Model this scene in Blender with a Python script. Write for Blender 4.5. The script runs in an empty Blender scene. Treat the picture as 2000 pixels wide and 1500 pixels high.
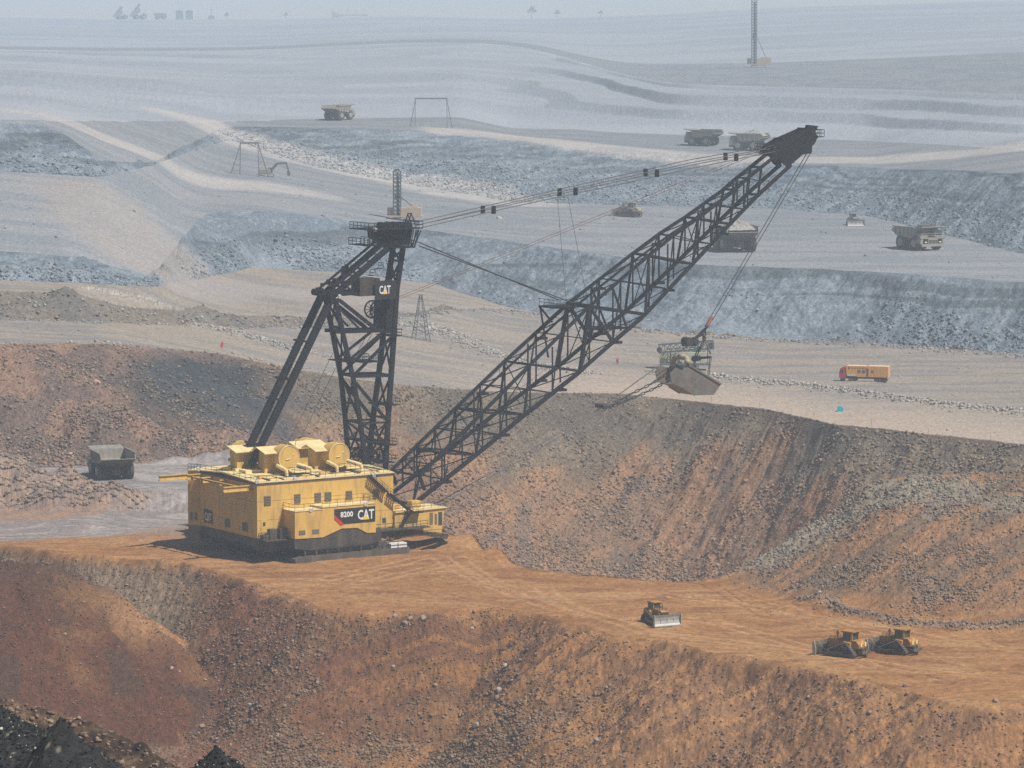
import bpy, math, random
import numpy as np
from mathutils import Vector, Matrix

# ---------------------------------------------------------------- camera, sky, sun, exposure
SC = bpy.context.scene
COL = SC.collection
CAMZ = 100.0
FPX = 8000.0                        # focal length in pixels of the 2000 px wide photograph
PITCH = math.atan(810.0 / FPX)
cam_d = bpy.data.cameras.new('camera'); cam = bpy.data.objects.new('camera', cam_d); COL.objects.link(cam)
cam.location = (0, 0, CAMZ); cam.rotation_euler = (math.pi / 2 - PITCH, 0, 0)
cam_d.sensor_width = 36.0; cam_d.lens = 36.0 * FPX / 2000.0
cam_d.clip_start = 1.0; cam_d.clip_end = 30000.0
SC.camera = cam

SUN_DIR = Vector((0.72, -0.47, 1.25)).normalized()      # towards the sun
W = bpy.data.worlds.new('World'); SC.world = W; W.use_nodes = True
nt = W.node_tree; nt.nodes.clear()
sky = nt.nodes.new('ShaderNodeTexSky'); sky.sky_type = 'NISHITA'; sky.sun_disc = False
sky.sun_elevation = math.asin(SUN_DIR.z); sky.sun_rotation = math.atan2(SUN_DIR.x, SUN_DIR.y)
sky.dust_density = 0.2; sky.air_density = 1.0; sky.ozone_density = 1.0
bg = nt.nodes.new('ShaderNodeBackground'); bg.inputs['Strength'].default_value = 0.05
wo = nt.nodes.new('ShaderNodeOutputWorld')
nt.links.new(sky.outputs[0], bg.inputs[0]); nt.links.new(bg.outputs[0], wo.inputs[0])
sun_d = bpy.data.lights.new('sun', 'SUN'); sun_d.energy = 5.0; sun_d.angle = math.radians(0.6)
sun_d.color = (1.0, 0.94, 0.85)
sun = bpy.data.objects.new('sun', sun_d); COL.objects.link(sun)
sun.rotation_euler = SUN_DIR.to_track_quat('Z', 'Y').to_euler(); sun.location = (0, 0, 300)
SC.view_settings.view_transform = 'Standard'; SC.view_settings.look = 'None'
SC.view_settings.exposure = 0.08; SC.view_settings.gamma = 1.0
SC.render.engine = 'CYCLES'
SC.cycles.volume_bounces = 1; SC.cycles.max_bounces = 5; SC.cycles.diffuse_bounces = 2
SC.cycles.use_denoising = False; SC.cycles.sample_clamp_indirect = 2.0; SC.cycles.sample_clamp_direct = 8.0
HAZE_DENSITY = 0.00024
HAZE_COLOR = (0.72, 0.86, 1.0)

# ---------------------------------------------------------------- helpers
def ray(px, py):
    a = (px - 1000.0) / FPX; t = (750.0 - py) / FPX
    c, s = math.cos(PITCH), math.sin(PITCH)
    return Vector((a, c + t * s, -s + t * c))

def at_z(px, py, z):
    """world point seen at photo pixel px, py lying at height z"""
    d = ray(px, py); k = (z - CAMZ) / d.z
    return Vector((d.x * k, d.y * k, z))

def at_y(px, py, y):
    d = ray(px, py); k = y / d.y
    return Vector((d.x * k, y, CAMZ + d.z * k))

def tag(o, label=None, cat=None, group=None, kind=None):
    if label: o['label'] = label
    if cat: o['category'] = cat
    if group: o['group'] = group
    if kind: o['kind'] = kind
    return o

def empty(name, loc, rz=0.0, label=None, cat=None, group=None):
    o = bpy.data.objects.new(name, None); COL.objects.link(o)
    o.location = loc; o.rotation_euler = (0, 0, rz); o.empty_display_size = 0.5
    tag(o, label, cat, group)
    return o

def copy_tree(o, parent=None):
    c = o.copy(); COL.objects.link(c)
    if parent is not None: c.parent = parent
    for ch in list(o.children): copy_tree(ch, c)
    return c

MATS = {}
def mat(name, col, rough=0.7, metal=0.0, var=0.15, scale=1.2, bump=0.0, dirt=None, dirt_amt=0.35):
    """procedural paint / steel / stone: base colour with noise wear, optional dirt colour and bump"""
    if name in MATS: return MATS[name]
    m = bpy.data.materials.new(name); m.use_nodes = True; MATS[name] = m
    t = m.node_tree; b = t.nodes['Principled BSDF']
    b.inputs['Roughness'].default_value = rough; b.inputs['Metallic'].default_value = metal
    tc = t.nodes.new('ShaderNodeTexCoord')
    n = t.nodes.new('ShaderNodeTexNoise'); n.inputs['Scale'].default_value = scale; n.inputs['Detail'].default_value = 6
    n.inputs['Roughness'].default_value = 0.65
    t.links.new(tc.outputs['Object'], n.inputs['Vector'])
    r = t.nodes.new('ShaderNodeValToRGB')
    r.color_ramp.elements[0].position = 0.3; r.color_ramp.elements[1].position = 0.7
    r.color_ramp.elements[0].color = (*[c * (1 - var) for c in col], 1)
    r.color_ramp.elements[1].color = (*[min(1, c * (1 + var)) for c in col], 1)
    t.links.new(n.outputs['Fac'], r.inputs['Fac']); out = r.outputs[0]
    if dirt:
        n2 = t.nodes.new('ShaderNodeTexNoise'); n2.inputs['Scale'].default_value = scale * 0.6; n2.inputs['Detail'].default_value = 8
        mp = t.nodes.new('ShaderNodeMapping'); mp.inputs['Scale'].default_value = (1.6, 1.6, 0.35)
        t.links.new(tc.outputs['Object'], mp.inputs[0]); t.links.new(mp.outputs[0], n2.inputs['Vector'])
        r2 = t.nodes.new('ShaderNodeValToRGB'); r2.color_ramp.elements[0].position = 0.46; r2.color_ramp.elements[1].position = 0.64
        r2.color_ramp.elements[1].color = (dirt_amt,) * 3 + (1,)
        t.links.new(n2.outputs['Fac'], r2.inputs['Fac'])
        mx = t.nodes.new('ShaderNodeMix'); mx.data_type = 'RGBA'
        t.links.new(r2.outputs[0], mx.inputs[0]); t.links.new(out, mx.inputs[6]); mx.inputs[7].default_value = (*dirt, 1)
        out = mx.outputs[2]
    t.links.new(out, b.inputs['Base Color'])
    if bump:
        bp = t.nodes.new('ShaderNodeBump'); bp.inputs['Strength'].default_value = bump; bp.inputs['Distance'].default_value = 0.1
        t.links.new(n.outputs['Fac'], bp.inputs['Height']); t.links.new(bp.outputs[0], b.inputs['Normal'])
    return m

class MB:
    """collects solid shapes and links them as ONE mesh object"""
    def __init__(s): s.v = []; s.f = []
    def add(s, vs, fs):
        o = len(s.v); s.v += [tuple(p) for p in vs]; s.f += [tuple(i + o for i in f) for f in fs]; return s
    def box(s, x0, x1, y0, y1, z0, z1, M=None):
        vs = [Vector((x, y, z)) for z in (z0, z1) for y in (y0, y1) for x in (x0, x1)]
        if M is not None: vs = [M @ p for p in vs]
        return s.add(vs, [(0, 2, 3, 1), (4, 5, 7, 6), (0, 1, 5, 4), (2, 6, 7, 3), (0, 4, 6, 2), (1, 3, 7, 5)])
    def frame(s, p, q, up=(0, 0, 1)):
        p = Vector(p); q = Vector(q); d = (q - p); d.normalize()
        u = Vector(up)
        if abs(d.dot(u)) > 0.98: u = Vector((1, 0, 0))
        a = d.cross(u).normalized(); b = a.cross(d).normalized()
        return p, q, d, a, b
    def beam(s, p, q, w, h=None, up=(0, 0, 1)):
        h = h or w; p, q, d, a, b = s.frame(p, q, up)
        vs = [e + a * (i * w / 2) + b * (j * h / 2) for e in (p, q) for (i, j) in ((-1, -1), (1, -1), (1, 1), (-1, 1))]
        return s.add(vs, [(0, 3, 2, 1), (4, 5, 6, 7), (0, 1, 5, 4), (1, 2, 6, 5), (2, 3, 7, 6), (3, 0, 4, 7)])
    def ibeam(s, p, q, w, h, up=(0, 0, 1)):
        p, q, d, a, b = s.frame(p, q, up); t = h * 0.14
        s.beam(p + b * (h / 2 - t / 2), q + b * (h / 2 - t / 2), w, t, up)
        s.beam(p - b * (h / 2 - t / 2), q - b * (h / 2 - t / 2), w, t, up)
        s.beam(p, q, w * 0.16, h - 2 * t, up); return s
    def tube(s, p, q, r, r2=None, n=8, caps=True):
        r2 = r if r2 is None else r2; p, q, d, a, b = s.frame(p, q)
        vs = []
        for e, rr in ((p, r), (q, r2)):
            for k in range(n):
                t = 2 * math.pi * k / n; vs.append(e + a * math.cos(t) * rr + b * math.sin(t) * rr)
        fs = [(k, (k + 1) % n, n + (k + 1) % n, n + k) for k in range(n)]
        if caps: fs += [tuple(reversed(range(n))), tuple(range(n, 2 * n))]
        return s.add(vs, fs)
    def path(s, pts, r, n=6):
        for i in range(len(pts) - 1): s.tube(pts[i], pts[i + 1], r, n=n)
        return s
    def prism(s, poly, axis, c0, c1, M=None):
        """2D polygon extruded along axis 'x','y' or 'z' from c0 to c1"""
        def P(a, b, c): return Vector((c, a, b)) if axis == 'x' else (Vector((a, c, b)) if axis == 'y' else Vector((a, b, c)))
        n = len(poly); vs = [P(a, b, c0) for a, b in poly] + [P(a, b, c1) for a, b in poly]
        if M is not None: vs = [M @ p for p in vs]
        fs = [tuple(range(n)), tuple(reversed(range(n, 2 * n)))] + [(k + n, (k + 1) % n + n, (k + 1) % n, k) for k in range(n)]
        return s.add(vs, fs)
    def torus(s, c, ax, R, r, n=20, m=8):
        c = Vector(c); _, _, d, a, b = s.frame(c, c + Vector(ax))
        vs = []; fs = []
        for i in range(n):
            t = 2 * math.pi * i / n; rd = a * math.cos(t) + b * math.sin(t)
            for j in range(m):
                w = 2 * math.pi * j / m; vs.append(c + rd * (R + r * math.cos(w)) + d * r * math.sin(w))
        for i in range(n):
            for j in range(m):
                fs.append((i * m + j, ((i + 1) % n) * m + j, ((i + 1) % n) * m + (j + 1) % m, i * m + (j + 1) % m))
        return s.add(vs, fs)
    def rail(s, pts, h=1.1, r=0.035, step=2.0, mids=1, posts=True):
        """handrail along a polyline of floor points"""
        for i in range(len(pts) - 1):
            p = Vector(pts[i]); q = Vector(pts[i + 1]); L = (q - p).length
            for k in range(mids + 1):
                z = Vector((0, 0, h * (k + 1) / (mids + 1))); s.tube(p + z, q + z, r, n=4, caps=False)
            if posts:
                n = max(1, int(L / step))
                for k in range(n + 1):
                    a = p.lerp(q, k / n); s.tube(a, a + Vector((0, 0, h)), r, n=4, caps=False)
        return s
    def build(s, name, m, parent=None, smooth=False, label=None, bevel=0.0):
        me = bpy.data.meshes.new(name); me.from_pydata(s.v, [], s.f)
        me.validate(); me.materials.append(m)
        if smooth:
            me.polygons.foreach_set('use_smooth', [True] * len(me.polygons))
        o = bpy.data.objects.new(name, me); COL.objects.link(o)
        if parent is not None: o.parent = parent
        if label: o['label'] = label
        if bevel:
            b = o.modifiers.new('bevel', 'BEVEL'); b.width = bevel; b.segments = 1; b.limit_method = 'ANGLE'
        return o

def text_mesh(txt, size, m, name, parent, M, sx=1.0, offset=0.0, depth=0.03):
    cu = bpy.data.curves.new('lettering', 'FONT'); cu.body = txt; cu.size = size; cu.extrude = depth
    cu.offset = offset; cu.align_x = 'LEFT'; cu.resolution_u = 2
    to = bpy.data.objects.new('lettering', cu); COL.objects.link(to)
    bpy.context.view_layer.update()
    me = bpy.data.meshes.new_from_object(to.evaluated_get(bpy.context.evaluated_depsgraph_get()))
    bpy.data.objects.remove(to); bpy.data.curves.remove(cu)
    me.transform(M @ Matrix.Diagonal((sx, 1, 1, 1))); me.materials.clear(); me.materials.append(m)
    o = bpy.data.objects.new(name, me); COL.objects.link(o); o.parent = parent
    return o

# ---------------------------------------------------------------- noise
RNG = np.random.default_rng(7)
TBL = RNG.random((1024, 1024)).astype(np.float32)
def vn(x, y, seed=0):
    x = x + seed * 37.17; y = y + seed * 91.31
    xi = np.floor(x); yi = np.floor(y); fx = (x - xi).astype(np.float32); fy = (y - yi).astype(np.float32)
    xi = xi.astype(np.int64) & 1023; yi = yi.astype(np.int64) & 1023; x1 = (xi + 1) & 1023; y1 = (yi + 1) & 1023
    fx = fx * fx * (3 - 2 * fx); fy = fy * fy * (3 - 2 * fy)
    return (TBL[yi, xi] * (1 - fx) + TBL[yi, x1] * fx) * (1 - fy) + (TBL[y1, xi] * (1 - fx) + TBL[y1, x1] * fx) * fy
def fbm(x, y, octv=4, seed=0, gain=0.5):
    """0..1 fractal noise"""
    a = 1.0; s = 0.0; t = 0.0
    for k in range(octv):
        s = s + a * vn(x * 2 ** k, y * 2 ** k, seed + k * 3); t += a; a *= gain
    return s / t
def sstep(a, b, x):
    t = np.clip((x - a) / (b - a), 0, 1); return t * t * (3 - 2 * t)
# ---------------------------------------------------------------- terrain
# Benches and highwalls of the pit as crest and toe lines in the plan, each a real line with its own distance and height.
def curve(pts):
    w = [at_z(px, py, z) for px, py, z in pts]
    s = np.array([p.x / p.y for p in w]); o = np.argsort(s)
    return s[o], np.array([p.y for p in w])[o], np.array([p.z for p in w])[o]

def col_s():
    px = np.concatenate([np.linspace(-900, -60, 50, endpoint=False), np.linspace(-60, 2060, 1180, endpoint=False), np.linspace(2060, 2900, 51)])
    return (px - 1000) / FPX
S = col_s(); NC = len(S)
def smooth(a, n):                                          # rounds the bends of a crest line
    p = np.pad(a, n, mode='edge'); k = np.hanning(2 * n + 1); return np.convolve(p, k / k.sum(), 'valid')
def ev(pts):
    s, y, z = curve(pts); return smooth(np.interp(S, s, y), 17), smooth(np.interp(S, s, z), 17)

E = ev([(-900, 990, 0), (0, 1000, 0), (600, 1000, 0), (850, 1030, 0), (960, 1078, 0), (1030, 1110, 0), (1150, 1125, 0), (1300, 1137, 0),
        (1400, 1134, 0), (1500, 1080, 3), (1570, 1036, 5.8), (1640, 992, 9), (1672, 964, 11.4), (1700, 946, 13), (1740, 934, 14.2), (1800, 926, 15), (2000, 922, 15), (2900, 905, 16)])
T = ev([(-900, 992, 0), (0, 1002, 0), (600, 1002, 0), (850, 1032, 0), (960, 1080, 0), (1030, 1112, 0), (1150, 1127, 0), (1300, 1139, 0),
        (1400, 1140, 0), (1560, 1180, 0), (1800, 1215, 0), (2000, 1242, 0), (2900, 1330, 0)])
CR = ev([(-900, 680, 21), (0, 672, 21), (200, 670, 20), (430, 690, 15), (560, 718, 11), (700, 742, 8), (800, 752, 6), (1000, 765, 3), (1200, 768, 1),
         (1300, 778, 0), (1500, 800, 0), (1640, 830, 0), (1800, 845, 0), (2000, 868, 0), (2900, 980, 0)])
def pxs(p): return (p - 1000) / FPX
pit = sstep(pxs(430), pxs(860), S)                         # 0 where the pit floor is level with the bench, 1 in the deep cut
toe_l = ev([(-900, 925, 0), (0, 915, 0), (250, 908, 0), (450, 900, 0), (600, 890, 0), (2900, 890, 0)])
K3 = (E[0] + 25 + 25 * pit, -36 * pit)
K4 = (toe_l[0] * (1 - pit) + (CR[0] - 55) * pit, -36 * pit)
K4 = (np.maximum(K4[0], K3[0] + 3), K4[1])
T = (np.minimum(T[0], E[0] - 1), T[1])
K6 = ev([(-900, 632, 20), (0, 625, 21), (200, 629, 19.5), (440, 640, 15), (700, 638, 11), (900, 602, 8), (1000, 604, 5), (1200, 638, 2), (1350, 653, 1),
         (1500, 662, 0), (1700, 671, 0), (2000, 693, 0), (2900, 740, 0)])
K7 = ev([(-900, 562, 26.5), (0, 568, 26.5), (150, 572, 26), (230, 596, 22.5), (450, 614, 17), (700, 620, 12), (900, 601, 8), (1000, 603.5, 5),
         (1200, 637.5, 2), (1350, 652.5, 1), (1500, 661.5, 0), (1700, 670.5, 0), (2000, 692.5, 0), (2900, 739, 0)])
K8 = ev([(-900, 545, 28), (0, 548, 27.5), (130, 552, 26.5), (300, 560, 24), (400, 542, 19), (500, 520, 15.5), (700, 535, 12), (850, 556, 8.5), (1000, 602, 5),
         (1200, 637, 2), (1350, 652, 1), (1500, 661, 0), (1700, 670, 0), (2000, 692, 0), (2900, 738, 0)])
K9 = ev([(-900, 480, 33), (0, 490, 33), (130, 500, 31.5), (300, 540, 25), (345, 480, 27), (400, 416, 30), (500, 410, 30), (700, 430, 25.5), (850, 450, 22.5),
         (1000, 472, 20), (1200, 500, 18), (1350, 515, 17.5), (1500, 522, 17), (1700, 530, 17), (2000, 552, 16.5), (2900, 620, 14)])
K10 = ev([(-900, 330, 46), (0, 335, 44), (200, 345, 42), (300, 322, 41), (450, 272, 38), (600, 322, 31.5), (800, 360, 25), (1000, 395, 22), (1250, 402, 20),
          (1500, 407, 18.5), (1700, 422, 18), (1850, 460, 17.5), (2000, 498, 17), (2900, 560, 16)])
K11 = ev([(-900, 240, 57), (0, 240, 56), (80, 244, 54), (130, 264, 51.5), (200, 314, 45.2), (300, 319, 41.2), (450, 246, 40.5), (700, 250, 40), (900, 262, 37.5), (1100, 282, 34.5),
          (1340, 302, 31.5), (1500, 318, 30.5), (1700, 329, 30.5), (2000, 338, 36), (2900, 380, 36)])
K12 = ev([(-900, 222, 57), (0, 236, 56.5), (80, 236, 55), (200, 236, 50), (450, 237, 42), (600, 232, 41), (900, 228, 41), (1000, 250, 36), (1300, 262, 34),
          (1500, 266, 33.5), (1700, 275, 33.5), (2000, 292, 38), (2900, 320, 38)])
def by_d(pts):                                            # (pixel x, pixel y, distance) for the flat far country
    out = []
    for px, py, dd in pts: p = at_y(px, py, dd); out.append((p.x / p.y, p.y, p.z))
    o = sorted(out); return smooth(np.interp(S, [q[0] for q in o], [q[1] for q in o]), 90), smooth(np.interp(S, [q[0] for q in o], [q[2] for q in o]), 90)
K13 = by_d([(-900, 92, 2900), (0, 96, 2900), (250, 100, 2950), (500, 98, 3000), (800, 82, 3100), (1000, 84, 2900), (1200, 145, 2250), (1280, 163, 2000),
          (1500, 170, 1930), (1760, 176, 1880), (2000, 186, 1780), (2900, 200, 1750)])
K14 = by_d([(-900, 86, 3100), (0, 90, 3100), (250, 94, 3150), (500, 92, 3200), (800, 76, 3300), (1000, 76, 3200), (1200, 126, 2700), (1500, 122, 2600),
          (1760, 112, 2600), (2000, 100, 2600), (2900, 90, 2600)])
K15 = by_d([(-900, 30, 5400), (0, 34, 5400), (250, 38, 5200), (500, 38, 5200), (800, 30, 5200), (1000, 38, 5000), (1250, 30, 4900), (1500, 15, 4800), (1750, 8, 4800),
          (2000, 0, 4800), (2900, -10, 4800)])
one = np.ones(NC)
RIM = (K15[0] + 60, K15[1] - 1.0)
FAR = (one * 14000, one * 40)
# (start curve, end curve, rows, kind)
SEGS = [((one * -200, one * 91), (one * 25, one * 91), 4, 'near'), ((one * 25, one * 91), (one * 210, one * 0), 12, 'near'),
        ((one * 210, one * 0), (one * 280, one * 0), 40, 'near'), ((one * 280, one * 0), (one * 314, one * 0), 200, 'near'), ((one * 314, one * 0), (one * 508, one * 0), 40, 'near'), ((one * 508, one * 0), T, 780, 'bench'), (T, E, 150, 'spoil'),
        (E, K3, 14, 'pitnear'), (K3, K4, 40, 'pitfloor'), (K4, CR, 250, 'wall1'), (CR, K6, 150, 'bench1'), (K6, K7, 36, 'wall0'), (K7, K8, 44, 'bench1b'),
        (K8, K9, 150, 'wall2'), (K9, K10, 120, 'bench2'), (K10, K11, 110, 'wall3'), (K11, K12, 44, 'bench3'), (K12, K13, 110, 'wall4'),
        (K13, K14, 30, 'bench4'), (K14, K15, 80, 'wall5'), (K15, RIM, 6, 'rim'), (RIM, FAR, 40, 'rim')]
Yr = []; Zr = []; SG = []; TT = []
prev = None
for i, (a, b, n, kind) in enumerate(SEGS):
    ya = a[0].copy(); yb = b[0].copy()
    if prev is not None: ya = prev
    yb = np.maximum(yb, ya + 0.4); prev = yb
    last = i == len(SEGS) - 1
    for k in range(n + (1 if last else 0)):
        t = k / n
        if last: t = t * t
        Yr.append(ya * (1 - t) + yb * t); Zr.append(a[1] * (1 - t) + b[1] * t); SG.append(np.full(NC, i)); TT.append(np.full(NC, k / n))
Y = np.array(Yr, dtype=np.float64); Z = np.array(Zr); SG = np.array(SG); TT = np.array(TT, dtype=np.float32)
NR = Y.shape[0]; X = Y * S[None, :]
KIND = {k: [i for i, s in enumerate(SEGS) if s[3] == k] for k in set(s[3] for s in SEGS)}
def isk(*ks):
    r = np.zeros(Y.shape, bool)
    for k in ks:
        for i in KIND[k]: r |= SG == i
    return r

# ---- near face below the bench: falls from its crest line at the angle of repose
def poly_world(pts, z=0.0): return [at_z(px, py, z) for px, py in pts]
NCREST = poly_world([(-900, 1010), (-300, 1040), (0, 1062), (140, 1085), (350, 1102), (430, 1118), (510, 1146), (600, 1176), (650, 1190), (720, 1196), (820, 1195),
                     (960, 1186), (1060, 1200), (1110, 1215), (1200, 1240), (1280, 1250), (1340, 1262), (1400, 1278), (1500, 1290), (1600, 1304),
                     (1700, 1330), (1790, 1352), (1850, 1372), (1930, 1380), (2000, 1376), (2200, 1400), (2900, 1480)])
def dist_poly(Xa, Ya, P, zs=None):
    best = np.full(Xa.shape, 1e9, np.float32); zb = np.zeros(Xa.shape, np.float32)
    for i in range(len(P) - 1):
        ax, ay = P[i][0], P[i][1]; bx, by = P[i + 1][0], P[i + 1][1]
        dx, dy = bx - ax, by - ay; L2 = dx * dx + dy * dy
        t = np.clip(((Xa - ax) * dx + (Ya - ay) * dy) / L2, 0, 1)
        d = np.hypot(Xa - ax - t * dx, Ya - ay - t * dy).astype(np.float32)
        m = d < best; best[m] = d[m]
        if zs is not None: zb[m] = (zs[i] * (1 - t) + zs[i + 1] * t)[m]
    return (best, zb) if zs is not None else best

r1 = int(np.max(np.nonzero(isk('spoil').any(axis=1))[0])) + 1          # rows of the near ground
Xn = X[:r1]; Yn = Y[:r1]
jx = (fbm(Xn / 9, Yn / 9, 3, 11) - .5) * 7; jy = (fbm(Xn / 9, Yn / 9, 3, 12) - .5) * 7
jx += (fbm(Xn / 2.2, Yn / 2.2, 2, 13) - .5) * 1.6; jy += (fbm(Xn / 2.2, Yn / 2.2, 2, 14) - .5) * 1.6
cs = np.array([p.x / p.y for p in NCREST]); cy = np.array([p.y for p in NCREST])
Xj = Xn + jx * .5; Yj = Yn + jy * .5
dn = dist_poly(Xj, Yj, NCREST)
ycr = np.interp(Xj / np.maximum(Yj, 1), cs, cy)
dn = np.where(Yj < ycr, dn, 0)
floor = -18.5 - 20 * sstep(-30, 10, Xn) - 10 * sstep(600, 500, Yn)
zs_ = -0.72 * dn - 0.0018 * dn * dn
k_ = 3.0
h_ = np.clip(0.5 + 0.5 * (zs_ - floor) / k_, 0, 1)
zslope = floor * (1 - h_) + zs_ * h_ + k_ * h_ * (1 - h_)
ridge = [(-900, 1075, 12), (-300, 1085, 9), (0, 1103, 6), (90, 1104, 5.5), (160, 1118, 3.6), (230, 1160, 0), (290, 1205, -4.5), (322, 1232, -7.5), (345, 1275, -13), (350, 1300, -17)]
RP = [at_z(*p) for p in ridge]
dm, zm = dist_poly(Xj, Yj, RP, [p.z for p in RP])
back = Yj > np.interp(Xj / np.maximum(Yj, 1), [p.x / p.y for p in RP], [p.y for p in RP])
zm = zm - np.where(back, 0.75 * dm, 0.44 * dm + 0.004 * dm * dm)
foot = [at_y(px, py, yy) for px, py, yy in [(-900, 1250, 312), (-200, 1325, 312), (0, 1352, 310), (60, 1375, 308), (130, 1402, 306), (250, 1446, 303), (350, 1490, 300), (500, 1560, 295)]]
df, zf = dist_poly(Xj, Yj, foot, [p.z for p in foot])
backf = Yj > np.interp(Xj / np.maximum(Yj, 1), [p.x / p.y for p in foot], [p.y for p in foot])
zf = zf - np.where(backf, 0.8 * df, 0.30 * df) - 70 * sstep(-19, -6, Xn)
isnear = isk('near', 'bench')[:r1]
def smax(a, b, k=1.2):
    h = np.clip(0.5 + 0.5 * (a - b) / k, 0, 1); return b * (1 - h) + a * h + k * h * (1 - h)
zz = smax(zslope, zm, 1.5); moundw = sstep(-1.5, 1.5, zm - zslope)
footw = sstep(-1, 1, zf - zz); zz = smax(zz, zf, 1.0)
ramp = np.interp(Yn, [-200, 25, 240, 400], [91, 91, 10, -60]); zz = np.maximum(zz, ramp)
bern = np.exp(-((dn - 0.6) / 1.5) ** 2) * (dn > 0) * 0.5 * vn(Xn / 6, Yn / 6, 5)
Zn = np.where(isnear, zz + bern, Z[:r1]); Z[:r1] = Zn
slopew = np.zeros(Y.shape, np.float32); slopew[:r1] = np.where(isnear, sstep(0.2, 2.5, dn), 0)
MW = np.zeros(Y.shape, np.float32); MW[:r1] = np.where(isnear, moundw, 0)
FW = np.zeros(Y.shape, np.float32); FW[:r1] = np.where(isnear, footw, 0)

# ---- rubble mound left of the parked haul truck, spill heaps at the wall feet
def heap(cx, cy, h, r, ex=1.0, ang=0.0, seed=0):
    ca, sa = math.cos(ang), math.sin(ang); dx = X - cx; dy = Y - cy
    a = (dx * ca + dy * sa) / ex; b = -dx * sa + dy * ca
    d = np.sqrt(a * a + b * b) + (fbm(X / 5, Y / 5, 3, 40 + seed) - .5) * r * 0.5
    return np.maximum(0, h * (1 - d / r))
hp = at_z(60, 985, 0); H1 = heap(hp.x - 13, hp.y + 14, 9.5, 15, 2.0, 0.0, 1)
H1 = np.maximum(H1, heap(hp.x + 8, hp.y + 1, 3.4, 8, 1.9, -.25, 2))
H1 = np.minimum(H1, 5.5 + 0.25 * H1)
Z += H1
heapw = np.clip(H1 / 1.0, 0, 1)
pw = at_z(300, 905, 0)
H2 = np.maximum(heap(pw.x - 6, pw.y + 8, 6.0, 11, 1.8, 0, 3), heap(pw.x + 14, pw.y + 10, 6.5, 11, 2.0, 0, 4)); H2 = np.maximum(H2, heap(pw.x - 30, pw.y + 6, 4.5, 9, 1.6, 0, 5))
Z += H2 * isk('pitfloor', 'wall1') * (1 - pit)[None, :]
for (px, py, h, r, ex, sd) in [(905, 1062, 2.0, 6, 2.0, 6), (960, 1088, 1.6, 5, 1.6, 7), (1600, 1190, 1.8, 5, 2.0, 8)]:
    q = at_z(px, py, 0); Z += heap(q.x, q.y, h, r, ex, 0.2, sd)
q = at_z(1100, 1080, -10); Z += heap(q.x, E[0].mean() + 60, 10, 22, 1.5, 0, 9) * isk('pitfloor', 'pitnear')
# rows of dozed rubble on the benches
def windrow(pts, h, w, zb=0.0, seed=0):
    P = [at_z(px, py, zb) for px, py in pts]
    jx = (fbm(X / 7, Y / 7, 2, 60 + seed) - .5) * w * 1.6
    m = isk('bench', 'spoil', 'bench1', 'bench2', 'bench3', 'bench1b')
    d = np.full(Y.shape, 1e6, np.float32); d[m] = dist_poly((X + jx)[m], Y[m], P)
    r = np.exp(-(d / w) ** 2); return r * h * (0.35 + fbm(X / 1.5, Y / 1.5, 3, 61 + seed)), r
WR = [windrow([(1290, 735), (1400, 742), (1550, 752), (1700, 772), (1850, 795), (2050, 812), (2400, 840)], 0.9, 3.0, 0.0, 1),
      windrow([(760, 668), (840, 664), (900, 672), (960, 688), (1040, 700), (1130, 705)], 0.8, 3.4, 5.0, 2),
      windrow([(1570, 1178), (1640, 1195), (1760, 1222), (1850, 1228), (2000, 1232), (2300, 1240)], 1.0, 1.4, 0.0, 3),
      windrow([(160, 636), (300, 628), (440, 632), (600, 640)], 0.8, 3.0, 17.0, 4)]
rub = np.zeros(Y.shape, np.float32)
for hz, rz in WR: Z += hz; rub = np.maximum(rub, rz)
q = at_z(826, 668, 5.5); TMH = heap(q.x, q.y + 1, 2.0, 9, 1.2, 0, 10) * isk('bench1'); Z += TMH; rub = np.maximum(rub, np.clip(TMH, 0, 1))

# ---- relief: gullies down the faces, ruts on the benches, rubble everywhere
wall = isk('wall1', 'wall0', 'wall2', 'wall3', 'wall4', 'wall5', 'pitnear')
edge = np.minimum(TT, 1 - TT) * 8; edge = np.clip(edge, 0.12, 1).astype(np.float32)
wl = wall * edge * (1 - .7 * isk('wall4', 'wall5'))
far = sstep(1000, 1500, Y).astype(np.float32)
G = X - 0.7 * Y
gul = (np.abs(fbm(G / 7, Y / 30, 4, 21) - .5) * 2) ** 0.8
strat = isk('wall1', 'wall2', 'wall3')
fr_ = 1 - .45 * far
Z += wl * (1 - isk('wall4', 'wall5')) * (1 - .6 * isk('wall2', 'wall3')) * (gul - .35) * 2.4 * fr_ + wl * (fbm(X / 18, Y / 18, 3, 22) - .5) * 6.0 * fr_ + wl * (fbm(X / 2.4, Y / 2.4, 3, 23) - .5) * 1.8 * sstep(2600, 1700, Y)
# axes down and across the near face; left highwall's shade is painted as colour
A_ = np.array([[-0.89, -0.45], [0.45, -0.89]]); fa = X * 0.17 - Y * 0.985; ff = X * 0.985 + Y * 0.17
ns = (slopew * (1 - MW) * (1 - FW)) * sstep(400, 500, Y).astype(np.float32)
Z += ns * ((fbm(fa / 3.2, ff / 20, 3, 31) - .5) * 1.7 + (fbm(X / 1.5, Y / 2.0, 3, 32, .6) - .5) * 1.0 + (fbm(X / .45, Y / .6, 2, 39) - .5) * .30 + (fbm(X / 14, Y / 14, 2, 33) - .5) * 4.5 - np.abs(fbm(fa / 7, ff / 40, 3, 87) - .5) * 5.0 + .9)
Z += (MW + FW).clip(0, 1) * sstep(200, 260, Y) * ((fbm(X / 5, Y / 9, 4, 34) - .5) * 1.8 + (fbm(X / 1.1, Y / 1.1, 3, 35, .6) - .5) * 0.6)
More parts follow.
